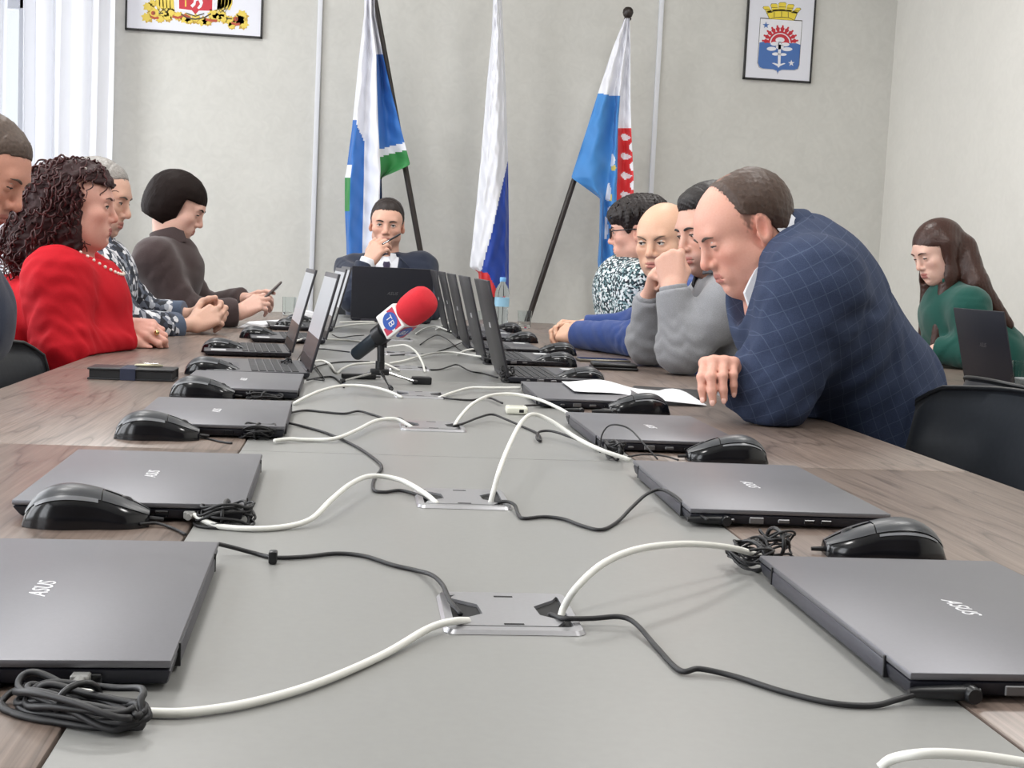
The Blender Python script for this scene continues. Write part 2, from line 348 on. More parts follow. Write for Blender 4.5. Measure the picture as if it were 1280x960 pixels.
# ================================================================ laptops (hinge along local y at x=0, body towards +x)
LW, LD = 0.358, 0.236
LIDD = plain('laptop_lid_shaded', (74, 74, 78), 0.42, metal=0.8, vary=0.02, scale=400)  # same lid metal, darkened in colour for the dim look of open lids
def laptop(ang=None, dark=False):
    r = empty('laptop')
    b = bmesh.new(); bmesh.ops.create_cube(b, size=1)
    for p in b.verts:
        top = p.co.z > 0; ins = 0 if top else 0.006
        p.co = Vector(((p.co.x+.5)*LD, p.co.y*LW, 0.0145 if top else 0.003))
        if not top: p.co.x = min(max(p.co.x, .003), LD-.008); p.co.y *= (LW-.012)/LW
    bmesh.ops.bevel(b, geom=list(b.edges), offset=0.002, segments=2, profile=0.5, affect='EDGES')
    MB().bm(b).build('base', BASEM, r)
    for x in (.02, LD-.02):
        for y in (-LW/2+.03, LW/2-.03): MB().box((x-.008, y-.012, 0), (x+.008, y+.012, .0035), .001, 1).build('rubber_foot', RUBBER, r)
    # ports along both short sides
    for s in (-1, 1):
        y = s*(LW/2-.0009)
        def port(x, w, h, m, nm='port'):
            MB().box((x-w/2, y-.0012, .0088-h/2), (x+w/2, y+.0012, .0088+h/2), .0009, 1).build(nm, m, r)
        if s < 0:
            port(.078, .017, .0075, PORTM, 'video_port'); port(.110, .014, .0045, PORTM, 'display_port'); port(.140, .013, .005, GLOSSB, 'usb_port'); port(.160, .013, .005, GLOSSB, 'usb_port')
            port(.048, .009, .003, PORTM, 'charging_port')
        else:
            port(.050, .013, .006, GLOSSB, 'usb_port'); port(.085, .014, .008, GLOSSB, 'network_port'); port(.150, .02, .002, GLOSSB, 'card_slot')
    hb = MB().box((-.0008, -LW/2*.75, .003), (.008, LW/2*.75, .0165), .002, 2); hb.build('hinge', HINGEM, r)
    # lid pivots about the rear edge
    if ang is None: M = Matrix.Translation((0, 0, .0155))
    else: M = Matrix.Translation((.002, 0, .0165)) @ Matrix.Rotation(-math.radians(ang), 4, 'Y')
    # lid occupies local x 0..LD, z 0..0.0055 ; outside is +z
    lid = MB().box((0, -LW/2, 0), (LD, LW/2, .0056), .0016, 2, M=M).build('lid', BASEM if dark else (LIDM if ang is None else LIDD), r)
    Rt = M @ Matrix.Translation((LD*.5, 0, .0056)) @ Matrix.Rotation(-PI/2, 4, 'Z')
    text_mesh('logo', 'ASUS', 0.020, 0.00025, LOGOM if not dark else PORTM, lid, Rt, 0.35)
    for s in (-1, 1): MB().box((-.0014, s*LW/2*.755-.0011, .0035), (.004, s*LW/2*.755+.0011, .0200), .0004, 1).build('hinge_gap', BLACKP, r)
    if ang is not None:
        # keyboard deck, keys, touchpad, screen
        MB().box((.006, -LW/2+.004, .0143), (LD-.004, LW/2-.004, .0149), .0002, 1).build('keyboard_deck', DECKM, r)
        k = MB()
        for row in range(6):
            x = .032+row*.0185; n = 16; kw = (LW-.03)/n
            for i in range(n):
                if row == 5 and 4 < i < 9: continue
                y = -LW/2+.015+i*kw
                k.box((x-.0075, y+.001, .0147), (x+.0075, y+kw-.001, .0166), .0005, 1)
            if row == 5: k.box((x-.0075, -LW/2+.015+5*kw, .0147), (x+.0075, -LW/2+.015+9*kw, .0166), .0005, 1)
        k.build('keyboard', KEYM, r)
        MB().box((LD-.078, -.055, .0148), (LD-.012, .05, .0152), .0002, 1).build('touchpad', HINGEM, r)
        MB().box((LD-.06, LW/2-.075, .0149), (LD-.02, LW/2-.02, .0151)).build('sticker', plain('sticker_white', (200, 202, 204), 0.5), r, smooth=False)
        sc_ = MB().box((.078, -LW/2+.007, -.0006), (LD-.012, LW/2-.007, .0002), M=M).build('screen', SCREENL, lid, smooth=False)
        MB().box((.026, -LW/2+.007, -.0006), (.078, LW/2-.007, .0002), M=M).build('screen_dark_reflection', SCREENM, sc_ if False else lid, smooth=False)  # dark band painted for the keyboard mirrored low in the screen
        MB().box((LD-.012, -LW/2+.003, -.0007), (LD-.001, LW/2-.003, .0002), M=M).build('top_bezel', DECKM, lid, smooth=False)
        MB().box((.0035, -LW/2+.002, -.0003), (LD-.001, LW/2-.002, .0001), M=M).build('bezel', BLACKP, lid, smooth=False)
    return r
lap_closed = laptop(None); lap_open = laptop(104.5); lap_black = laptop(104.5, True); used = {}
def place_laptop(proto, near, far, side, label, rz_extra=0.0):
    # near/far: hinge-edge ends on the table; side +1: body to the right
    near = np.array(near); far = np.array(far); c = (near+far)/2; d = far-near
    a = math.atan2(-d[0], d[1]) if side > 0 else math.atan2(-d[0], d[1])+PI
    o = proto if proto.name not in used else copy_tree(proto); used[proto.name] = 1
    o.location = W((c[0], c[1], 0)); o.rotation_euler = (0, 0, a+rz_extra)
    tag(o, label, 'laptop', 'laptops along the conference table'); return o
place_laptop(lap_closed, (-.114, .85), (-.122, 1.208), -1, 'closed grey laptop nearest the camera on the left, cut by the picture edge')
place_laptop(lap_closed, (-.115, 1.39), (-.123, 1.748), -1, 'closed grey laptop second from the camera on the left, mouse in front of its edge')
place_laptop(lap_closed, (-.110, 2.035), (-.118, 2.393), -1, 'closed grey laptop third from the camera on the left')
place_laptop(lap_closed, (-.117, 2.59), (-.121, 2.948), -1, 'closed grey laptop fourth from the camera on the left, before the open laptops')
place_laptop(lap_closed, (.384, .842), (.387, 1.20), 1, 'closed grey laptop nearest the camera on the right, cut by the picture edge')
place_laptop(lap_closed, (.379, 1.436), (.387, 1.794), 1, 'closed grey laptop second from the camera on the right, power plug at its near corner')
place_laptop(lap_closed, (.382, 2.012), (.380, 2.37), 1, 'closed grey laptop third from the camera on the right, thin cable looping over it')
place_laptop(lap_closed, (.363, 2.605), (.368, 2.963), 1, 'closed grey laptop lying under white paper sheets')
for y, x, lb in ((3.127, .359, 'open laptop nearest the camera in the right-hand row'), (3.682, .357, 'second open laptop from the camera in the right-hand row'), (4.183, .352, 'third open laptop in the right-hand row'),
              (4.80, .357, 'fourth open laptop in the right-hand row'), (5.20, .347, 'farthest open laptop in the right-hand row, nearest the chairman')):
    place_laptop(lap_open, (x, y), (x-.002, y+.358), 1, lb+', its back to the centre')
for y, x, lb in ((3.04, -.111, 'open laptop just behind the four closed ones on the left, pale screen facing left'), (3.63, -.184, 'second open laptop from the camera on the left, its screen tallest against the wall'),
              (4.24, -.109, 'open laptop on the left seen edge-on left of the chairman'), (4.95, -.10, 'farthest open laptop on the left, thin edge beside the chairman')):
    place_laptop(lap_open, (x, y), (x-.039, y+.356), -1, lb)
c = tab(489, 398, .02)
place_laptop(lap_black, (c[0]+.179, 5.86), (c[0]-.179, 5.86), 1, 'open black laptop in front of the chairman, its back to the camera')

# ================================================================ mice (front towards +x)
def mouse_proto():
    r = empty('computer_mouse'); L, Wd, H = .124, .066, .041
    nx, na = 26, 28
    def sec(t):
        x = (t-.5)*L
        w = Wd/2*(1-abs(2*t-1)**3.2*.55)*(1-.14*math.exp(-((t-.58)/.16)**2))*(min(1, 1.06-.06*t))
        e = (max(0, 1-((t-.36)/.40)**2) if t < .36 else 1-((t-.36)/.70)**1.7)
        h = .010+(H-.010)*max(0, e) if t > .36 else .006+(H-.006)*max(0, 1-((.36-t)/.36)**2.2)**.6
        return x, max(w, .006), h
    def grid(t0, t1, a0, a1, off, n=nx, m=na):
        V = []; F = []
        for i in range(n+1):
            t = t0+(t1-t0)*i/n; x, w, h = sec(t)
            for j in range(m+1):
                a = a0+(a1-a0)*j/m; ca, sa = math.cos(a), math.sin(a)
                y = (w+off)*math.copysign(abs(ca)**.72, ca); z = (h+off)*max(0, sa)**.78
                V.append((x, y, z))
        for i in range(n):
            for j in range(m): q = i*(m+1)+j; F.append((q, q+1, q+m+2, q+m+1))
        return V, F, n, m
    V, F, n, m = grid(0, 1, 0, PI, 0)
    base = len(V); V += [(sec(0)[0], 0, 0), (sec(1)[0], 0, 0)]
    F.append(tuple(range(m+1))+(base,)); F.append(tuple(n*(m+1)+j for j in range(m+1))[::-1]+(base+1,))
    MB().add(V, F).build('shell', GLOSSB, r, angle=1.2)
    for nm, t0, t1, a0, a1 in (('palm_cover', .02, .62, .27*PI, .73*PI), ('left_button', .63, 1.0, .515*PI, .73*PI), ('right_button', .63, 1.0, .27*PI, .485*PI)):
        V, F, n, m = grid(t0, t1, a0, a1, .0009, 16, 12); MB().add(V, F).build(nm, plain('mouse_matte_grey', (58, 60, 64), 0.36, vary=.03), r, angle=1.2)
    for s in (0, 1):
        V, F, n, m = grid(.10, .60, (.215 if s == 0 else .725)*PI, (.245 if s == 0 else .775)*PI, .0012, 12, 3); MB().add(V, F).build('side_button', plain('side_button_grey', (120, 122, 126), 0.25), r)
    x, w, h = sec(.80)
    b = MB().lathe([(.0, -.0032), (.0075, -.0032), (.009, -.002), (.009, .002), (.0075, .0032), (0, .0032)], 20, M=Matrix.Translation((x, 0, h-.0065)) @ Matrix.Rotation(PI/2, 4, 'X')); b.build('scroll_wheel', RUBBER, r)
    MB().tube([(L/2-.004, 0, .006), (L/2+.014, 0, .005)], [.0032, .0022], 8).build('cable_boot', RUBBER, r)
    return r
mouse = mouse_proto(); MGRP = 'black wired mice along the table'
def place_mouse(x, y, a, label, s=1.0):
    o = mouse if 'm' not in used else copy_tree(mouse); used['m'] = 1
    o.location = W((x, y, 0.0003)); o.rotation_euler = (0, 0, a); o.scale = (s, s, s); tag(o, label, 'mouse', MGRP)
for x, y, a, lb in ((-.272, 1.372, .10, 'largest black mouse at the left, in front of the second closed laptop'), (-.298, 2.01, .06, 'black mouse in front of the third closed laptop on the left'),
                 (-.300, 2.59, .0, 'black mouse in front of the fourth closed laptop on the left'), (-.335, 3.07, .05, 'black mouse just behind the fourth closed laptop on the left'),
                 (-.378, 3.745, .05, 'black mouse left of the open laptop in front of the patterned sleeves'), (-.335, 4.42, .05, 'black mouse near the clasped raised hands on the left'),
                 (-.26, 5.02, .0, 'black mouse right of the phone held by the woman in brown'), (-.245, 5.42, .0, 'farthest black mouse on the left, by the empty glass'),
                 (.553, 1.30, PI-.1, 'black mouse behind the nearest laptop on the right'), (.567, 1.95, PI-.05, 'black mouse behind the second laptop on the right'),
                 (.560, 2.57, PI, 'black mouse in front of the paper-covered laptop'), (.545, 3.20, PI, 'black mouse behind the paper-covered laptop'),
                 (.560, 3.72, PI-.1, 'black mouse beside the second open laptop on the right'), (.635, 4.19, PI, 'black mouse near the clasped hands in blue sleeves'),
                 (.588, 4.78, PI, 'black mouse left of the hands in blue sleeves, farther back'), (.61, 5.45, PI, 'farthest black mouse on the right, before the water bottle')):
    place_mouse(x, y, a, lb)
p = tab(387, 397)
wm = copy_tree(mouse); wm.location = W((p[0], p[1], 0)); wm.scale = (.8, .8, .8); tag(wm, 'small white mouse beside the empty glass on the left', 'mouse')
for ch in wm.children: ch.data = ch.data.copy(); ch.data.materials[0] = plain('mouse_white', (225, 226, 230), .3)

# ================================================================ cables
def cable(name, pts, r, mat, label, cat='cable', group=None, k=8, n=8):
    P = [tab(p[0], p[1], p[2] if len(p) > 2 else r) for p in pts]
    return tag(MB().tube([W(q) for q in spline(P, k)], r, n).build(name, mat, angle=3), label, cat, group)
WR = .0031
def white(pts, lb): cable('network_cable', pts, WR, WHITEC, lb, group='white network cables')
def black(pts, lb, r=.0021): cable('power_cable', pts, r, RUBBER, lb, group='thin black cables')
h = WR
white([(99, 848, .008), (112, 868, .006), (150, 886), (200, 891), (250, 889), (320, 877), (400, 853), (480, 818), (535, 786, .006), (565, 777, .008), (585, 776, .004)], 'thick white cable from the nearest left laptop to the nearest port')
white([(700, 774, .002), (706, 757, .012), (722, 733, .03), (755, 704, .045), (800, 686, .05), (860, 680, .045), (915, 685, .03), (950, 695, .014)], 'white cable arching from the nearest port to the nearest right laptop')
white([(237, 640, .010), (250, 648, .008), (275, 658), (320, 661), (360, 658), (390, 648, .008), (415, 624, .018), (440, 604, .022), (465, 595, .02), (500, 600, .016), (530, 616, .010), (547, 630, .002)], 'white cable from the second left laptop to the second port')
white([(613, 629, .002), (618, 610, .02), (627, 580, .045), (643, 543, .06), (655, 524, .065), (668, 518, .065), (690, 527, .055), (720, 547, .035), (750, 562, .024), (788, 575, .012)], 'white cable rising steeply from the second port')
white([(343, 551, .005), (361, 549, .005), (390, 550), (420, 548, .006), (445, 538, .01), (470, 526, .012), (495, 524, .012), (515, 534, .002)], 'white cable from the third left laptop to the third port')
white([(568, 532, .002), (576, 520, .015), (592, 504, .03), (615, 494, .036), (645, 493, .036), (675, 500, .03), (700, 511, .02), (712, 518, .012)], 'white cable arching from the third port to the third right laptop')
white([(368, 504, .004), (385, 495, .01), (405, 487, .016), (430, 482, .018), (460, 483, .018), (485, 489, .012), (503, 497, .002)], 'white cable arching before the microphone tripod on the left')
white([(549, 497, .002), (565, 491, .006), (588, 485, .010), (615, 485, .01), (650, 485, .01)], 'white cable from the port at the tripod to the paper-covered laptop')
white([(363, 457, .01), (380, 455, .01), (400, 451, .010), (412, 455, .006), (420, 466, .002), (428, 461, .006), (440, 456, .01), (458, 454, .01), (478, 454, .01), (499, 463, .004)], 'white cable behind the microphone grip at table level')
white([(340, 434, .010), (352, 434, .01), (368, 427, .012), (385, 423, .014), (410, 424, .008), (430, 425, .004), (452, 427, .004)], 'white cable leaving the tall open laptop on the left')
white([(484, 434, .008), (497, 432, .02), (508, 432, .025), (520, 440, .02), (528, 454, .01), (531, 465, .002)], 'white cable bending down behind the microphone tripod')
white([(488, 454, .004), (505, 451, .005), (522, 446, .008), (545, 441, .01), (570, 441, .01), (595, 445, .01), (618, 448, .01)], 'long white cable to the nearest open laptop on the right')
white([(520, 417, .004), (530, 411, .008), (545, 408, .01), (560, 413, .008), (578, 419, .006)], 'white cable beside the red foam windscreen')
white([(545, 412, .004), (558, 405, .01), (568, 400, .012), (578, 398, .008)], 'short white cable before the third open laptop on the right')
white([(572, 443, .004), (582, 438, .008), (595, 436, .008)], 'short white cable at the second open laptop on the right')
white([(415, 410, .004), (432, 407, .005), (450, 405, .005), (470, 404, .005)], 'white cable far up the table before the chairman laptop')
white([(425, 403, .004), (445, 402, .005), (468, 402, .005)], 'farthest white cable before the chairman laptop')
white([(1100, 960, .006), (1115, 949, .012), (1145, 943, .018), (1180, 942, .018), (1230, 946, .014), (1290, 955, .008)], 'white cable cut by the bottom right picture corner')
black([(273, 680, .012), (290, 684, .008), (320, 692), (345, 697), (380, 696), (420, 692), (455, 695), (490, 706), (520, 713), (540, 719, .006), (553, 731, .008), (562, 750, .008), (576, 768, .002)], 'black cable from the nearest left laptop to the nearest port')
black([(688, 768, .002), (705, 773, .006), (740, 773, .006), (775, 771, .008), (795, 780, .006), (820, 808), (850, 838), (875, 836, .004), (920, 846), (980, 865), (1040, 879), (1090, 882), (1120, 875, .004), (1150, 866, .008)], 'black cable from the nearest port to the nearest right laptop')
black([(352, 527, .006), (375, 532), (410, 542), (445, 558), (470, 575), (477, 585), (468, 598), (467, 612), (480, 615), (500, 613), (520, 618), (540, 627, .002)], 'black cable from the third left laptop to the second port')
black([(618, 629, .002), (632, 627, .006), (643, 631, .006), (648, 643), (655, 648), (680, 646), (705, 649), (730, 658), (752, 662), (772, 652), (790, 634, .010), (808, 618, .018), (825, 612, .022), (842, 619, .022), (862, 636, .016), (885, 650, .010)], 'black cable from the second port to the second right laptop')
black([(566, 533, .002), (580, 529, .006), (598, 522, .010), (615, 518, .012), (632, 524, .008), (655, 534), (672, 542), (676, 551), (671, 548, .006), (674, 540, .010), (690, 539, .012), (715, 547, .01), (745, 558, .008), (775, 563, .006)], 'black cable from the third port curling beside the white box')
black([(355, 518, .006), (380, 513), (405, 515), (430, 517), (448, 514, .004), (465, 518), (485, 524), (500, 523, .006), (508, 531, .002)], 'black cable from the third left laptop to the third port')
black([(552, 497, .002), (568, 499, .004), (590, 500), (610, 497, .006), (628, 504, .006)], 'black cable from the port at the tripod to the white box')
black([(656, 507, .006), (675, 506, .006), (700, 503, .008)], 'short black cable from the white box')
black([(385, 464, .01), (400, 457, .004), (420, 453), (440, 452), (462, 452)], 'thin black cable left of the tripod')
black([(385, 437, .01), (402, 436), (420, 438), (437, 440)], 'thin black cable left of the microphone grip', .0018)
black([(525, 462), (548, 462), (562, 458, .006), (572, 456, .008), (588, 464, .006), (605, 467), (622, 472)], 'thin black cable to the nearest open laptop on the right')
black([(525, 431), (535, 424, .006), (547, 419, .01), (560, 425, .008), (573, 436), (585, 443)], 'black cable crossing before the open laptops', .0018)
black([(488, 444), (515, 443), (535, 442), (558, 436), (580, 427, .006)], 'long thin black cable behind the microphone', .0018)
black([(380, 443, .012), (390, 452, .006), (400, 466, .004), (405, 475, .004), (392, 474, .004), (384, 474, .008)], 'thin black loop at the foremost open laptop on the left', .0016)
black([(415, 418), (425, 422), (440, 420), (455, 419)], 'thin black cable far up the table', .0016)
black([(384, 475, .008), (400, 472), (415, 471), (424, 477), (430, 484)], 'black cable behind the fourth left laptop')
black([(750, 566, .004), (752, 545, .03), (760, 533, .045), (772, 531, .05), (788, 537, .045), (806, 556, .028), (822, 574, .01)], 'thin black cable looping over the third right laptop', .0013)
black([(785, 571, .004), (805, 568, .006), (830, 570, .006), (848, 575, .004)], 'thin black mouse cable behind the second right laptop', .0014)
black([(175, 655, .005), (195, 654, .004), (215, 660), (232, 668)], 'thin mouse cable at the left before the nearest laptop', .0016)
black([(243, 546, .005), (258, 548), (275, 552), (290, 554)], 'thin mouse cable before the third left laptop', .0016)
black([(-30, 880), (0, 856), (15, 851), (45, 857), (85, 866), (105, 872)], 'black cord running to the coil at the bottom left')
black([(-30, 870), (-5, 873), (5, 884), (20, 893), (50, 900), (75, 903)], 'second black cord loop at the bottom left picture edge')

# coiled mouse cords: wound loops with a tie
def bundle(u, v, length, width, ang, label, turns=7, r=.0017, hgt=.016, seed=1):
    rnd = random.Random(seed); c = tab(u, v); o = empty('cable_bundle', W(c), ang); pts = []
    N = 22
    for t in range(turns):
        a = length/2*rnd.uniform(.8, 1.05); b = width/2*rnd.uniform(.45, 1.0); z0 = rnd.uniform(r, hgt); sh = rnd.uniform(-.1, .1)*length; tw = rnd.uniform(-.15, .15)
        for k in range(N):
            th = 2*PI*k/N
            x = a*math.copysign(abs(math.cos(th))**.7, math.cos(th)); y = b*math.sin(th)
            z = max(r, z0+hgt*.3*math.sin(th+t)+.002*math.sin(3*th))
            pts.append((x*math.cos(tw)-y*math.sin(tw)+sh, x*math.sin(tw)+y*math.cos(tw), z))
    MB().tube(spline(pts, 3), r, 6).build('cord', RUBBER, o, angle=3)
    MB().tube([(0.004*math.cos(t), width*.42*math.cos(t), hgt*.62+hgt*.66*math.sin(t)) for t in np.linspace(0, 2*PI, 20)], .0022, 6).build('tie', BLACKP, o, angle=3)
    tag(o, label, 'cable bundle', 'tied bundles of black cord')
_a, _b = tab(24, 880), tab(172, 914)
bundle(98, 898, float(np.linalg.norm(_b-_a)), .034, math.atan2(_b[1]-_a[1], _b[0]-_a[0]), 'thick tied bundle of black cord at the bottom left corner', 8, .0023, .017, 2)
bundle(282, 656, .055, .05, .1, 'tied bundle of black cord before the second left laptop', 9, .0015, .02, 3)
bundle(322, 548, .052, .05, .0, 'tied bundle of black cord before the third left laptop', 7, .0015, .018, 4)
bundle(330, 500, .06, .03, 0, 'tied bundle of black cord before the fourth left laptop', 6, .0015, .012, 5)
bundle(938, 712, .04, .05, .6, 'tied bundle of black cord at the hinge of the nearest right laptop', 8, .0013, .022, 6)
bundle(968, 694, .035, .05, .3, 'tied bundle of black cord behind the far corner of the nearest right laptop', 7, .0013, .022, 16)
bundle(768, 574, .025, .07, .2, 'tied bundle of black cord at the hinge of the second right laptop', 7, .0015, .022, 7)
bundle(634, 477, .035, .07, 0, 'tied bundle of black cord at the foot of the nearest open right laptop', 9, .0014, .03, 8)
bundle(610, 455, .03, .07, 0, 'tied bundle of black cord at the foot of the second open right laptop', 7, .0014, .025, 9)
bundle(358, 462, .03, .06, 0, 'tied bundle of black cord beside the foremost open left laptop', 7, .0014, .022, 10)
tag(MB().box((-.004, -.006, 0), (.004, .006, .012), .002, 2).build('cable_tie', BLACKP, loc=W(tab(341, 704))), 'small black fabric tie wrapped on the cable behind the nearest left laptop', 'cable tie')
# power plugs
def plug(u, v, z, a, label, s=1.0):
    o = empty('power_plug', W(tab(u, v, z)), a); o.scale = (s, s, s)
    MB().tube([(-.040, 0, 0), (-.034, 0, 0), (-.006, 0, 0), (0, 0, 0)], [.0026, .0042, .0055, .0055], 14).build('grip', BLACKP, o)
    MB().tube([(.004, -.009, 0), (.004, -.007, 0), (.004, .007, 0), (.004, .0095, 0)], [.0052, .0062, .0062, .004], 16).build('head', BLACKP, o)
    tag(o, label, 'plug', 'power plugs in the laptops')
plug(1205, 866, .008, 0.0, 'black angled power plug in the nearest right laptop'); plug(902, 650, .008, 0.0, 'black angled power plug in the second right laptop')
plug(812, 555, .008, 0.0, 'black angled power plug in the third right laptop'); plug(765, 515, .008, 0, 'black plug at the paper-covered laptop')
plug(725, 513, .008, 0, 'black plug nearest the corner of the paper-covered laptop', .8)
rj = MB().box((-.006, -.010, -.004), (.006, .012, .004), .001, 1).tube([(0, -.008, 0), (0, -.02, 0)], [.0042, .0034], 10)
for u, v, lb in ((103, 846, 'clear network plug in the nearest left laptop'), (238, 642, 'clear network plug in the second left laptop')):
    tag(rj.build('network_plug', plain('clear_plug', (150, 150, 148), .15), loc=W(tab(u, v, .009))), lb, 'plug', 'clear network plugs')
# ================================================================ flags
v3_ = lambda a: a
def cloth(name, rows, deps, colour, mats, y0, parent, sub=7, vs=2.0, wr=0.012, seed=1):
    # rows: (v, [u at every fold line]); deps: depth of every fold line; colour(u, v, s) -> material index
    rows = sorted(rows); vv = np.arange(rows[0][0], rows[-1][0]+0.1, vs); K = len(deps)
    A = np.array([[np.interp(v, [r[0] for r in rows], [r[1][k] for r in rows]) for k in range(K)] for v in vv])
    for k in range(K): A[1:-1, k] = (A[:-2, k]+2*A[1:-1, k]+A[2:, k])/4
    V = []; F = []; mi = []; UV = []; nu = (K-1)*sub+1; rnd = random.Random(seed); p = [rnd.uniform(0, 6) for _ in range(6)]
    for i, v in enumerate(vv):
        for j in range(nu):
            k = min(j//sub, K-2); t = (j-k*sub)/sub; e = (1-math.cos(PI*t))/2
            u = A[i, k]*(1-t)+A[i, k+1]*t; fade = min(1, 0.25+(v-rows[0][0])/120)
            d = (deps[k]*(1-e)+deps[k+1]*e)*fade+wr*.5*math.sin(v*.09+j*.5+p[0])*math.sin(j*.31+v*.03+p[1])+wr*.3*math.sin(v*.23-j*.6+p[2])
            V.append(W(aty(u, v, y0+d))); UV.append((u, v, j/(nu-1)))
    for i in range(len(vv)-1):
        for j in range(nu-1):
            a = i*nu+j; q = (a, a+1, a+nu+1, a+nu); F.append(q)
            c = [sum(UV[x][n] for x in q)/4 for n in range(3)]; mi.append(colour(*c))
    mb = MB(); mb.v = V; mb.f = F; mb.mi = mi; o = mb.build(name, mats, parent, angle=3)
    return o
def fab(name, rgb):
    n = NT(name); n.b.inputs['Base Color'].default_value = (*lin(rgb), 1); n.b.inputs['Roughness'].default_value = .6; n.b.inputs['Sheen Weight'].default_value = .15
    w = n.n('ShaderNodeTexWave'); w.inputs['Scale'].default_value = 120; n.l(n.coord(), w.inputs['Vector']); n.bump(w.outputs['Fac'], .05, .0004); return n.m
FW, FB, FG, FR = fab('flag_white', (228, 229, 236)), fab('flag_blue', (44, 108, 186)), fab('flag_green', (44, 132, 66)), fab('flag_red', (205, 38, 44))
FDB, FLB, FY = fab('flag_deep_blue', (22, 62, 158)), fab('flag_light_blue', (62, 132, 200)), fab('flag_yellow', (220, 196, 84))
POLE = plain('dark_brown_pole', (44, 36, 33), 0.4)
FY0 = 7.45
def flag_root(label, base): r = empty('flag', base); tag(r, label, 'flag', 'flags on poles by the back wall'); r.matrix_world; return r
def fix(o, r): o.parent = r; o.matrix_parent_inverse = Matrix.Translation(r.location).inverted(); return o
def pole(r, a, b, rad=0.0165):
    d = np.array(b)-np.array(a); n = d/np.linalg.norm(d)
    k = (-TZ+0.012-b[2])/n[2]
    e = np.array(b)+n*k
    fix(MB().tube([W(a), W(e)], rad, 14).build('pole', POLE), r); return e
def base_stand(r, e): return
def stand_for_flags(e):
    r = None
    o = MB().lathe([(.125, .27), (.125, .0), (.23, .0), (.24, .01), (.23, .03), (.17, .05), (.145, .09), (.145, .26), (.140, .27), (.125, .27)], 40, c=(e[0], e[1], 0)).build('flag_stand', POLE)
    tag(o, 'dark stand on the floor holding the three fanned flag poles', 'flag stand')
# left flag: white, blue, white and green stripes
e0 = aty(523, 300, FY0+.10); r = flag_root('white, blue and green flag, its pole leaning right behind the chairman', (e0[0], e0[1]+.02, 0))
e = pole(r, aty(463, -30, FY0+.10), e0); base_stand(r, e)
rows = [(-24, [456, 458, 461, 463, 465, 467]), (20, [455, 457, 460, 464, 466, 469]), (70, [449, 453, 462, 470, 474, 479]), (110, [445, 450, 458, 470, 478, 488]), (160, [440, 445, 456, 471, 484, 501]),
        (206, [434, 440, 455, 473, 490, 513]), (214, [433, 439, 455, 474, 486, 496]), (222, [431, 438, 455, 475, 476, 477]), (262, [431, 437, 454, 474, 476, 478]), (305, [433, 437, 453, 474, 477, 479]), (352, [434, 437, 453, 474, 477, 479])]
def col1(u, v, s):
    if s > .62:
        if v < 68+(u-470)*.1: return 0
        k = v+(u-476)*.27
        return 1 if k < 186 else (0 if k < 196 else (2 if v < 224 else 1))
    if s < .4:
        if s < .19: return 0 if v < 150 else (1 if v < 206 else (0 if v < 222 else (2 if v < 264 else 1)))
        return 0 if v < 150+(u-443)*2.2 else 1
    return 0
fix(cloth('cloth', rows, [.05, -.01, .05, -.05, .06, .0], col1, [FW, FB, FG], FY0, None, seed=2), r)
# middle flag: white, blue, red
e0 = aty(622, 200, FY0+.06); r = flag_root('white, blue and red flag hanging straight in the middle', (e0[0], e0[1], 0))
e = pole(r, aty(623, -30, FY0+.07), aty(617, 330, FY0+.07)); base_stand(r, e)
rows = [(-24, [617, 619, 621, 624, 626]), (40, [615, 618, 622, 626, 629]), (100, [609, 615, 622, 629, 632]), (200, [601, 610, 621, 630, 635]), (270, [594, 606, 619, 631, 636]), (334, [587, 598, 612, 630, 636]), (340, [598, 602, 613, 630, 636]), (372, [600, 604, 615, 630, 636])]
def col2(u, v, s):
    if v > 336+(u-587)*.25 and u < 634-(355-v)*-.2 and u < 608+(v-338)*.55: return 2
    xb = np.interp(v, [196, 240, 290, 340], [636, 626, 615, 601])
    return 1 if u > xb else 0
fix(cloth('cloth', rows, [.03, -.03, -.05, .0, .06], col2, [FW, FDB, FR], FY0, None, seed=4, vs=1.6, sub=10), r)
# right flag: white, light blue, with a red gear pattern
e0 = aty(665, 385, FY0+.09); r = flag_root('light blue and white flag with a red gear pattern on a pole leaning left', (e0[0], e0[1], 0))
k0 = aty(784, 24, FY0+.05); e = pole(r, k0, e0); base_stand(r, e)
kc = aty(785, 16, FY0+.05)
fix(MB().lathe([(0, -.042), (.02, -.04), (.022, -.03), (.017, -.026), (.024, -.02), (.031, .0), (.028, .018), (.017, .03), (0, .034)], 20, c=W(kc)).build('knob', POLE), r)
rows = [(23, [781, 782, 784, 785, 786, 787]), (60, [766, 772, 777, 781, 785, 788]), (118, [747, 757, 768, 774, 780, 788]), (160, [734, 748, 767, 770, 780, 789]), (222, [714, 738, 761, 769, 780, 792]), (232, [728, 742, 758, 768, 780, 792]),
        (248, [750, 752, 755, 768, 780, 792]), (300, [749, 751, 754, 766, 777, 790]), (325, [747, 750, 754, 765, 775, 784]), (345, [749, 752, 756, 763, 769, 776]), (370, [754, 755, 757, 761, 765, 768])]
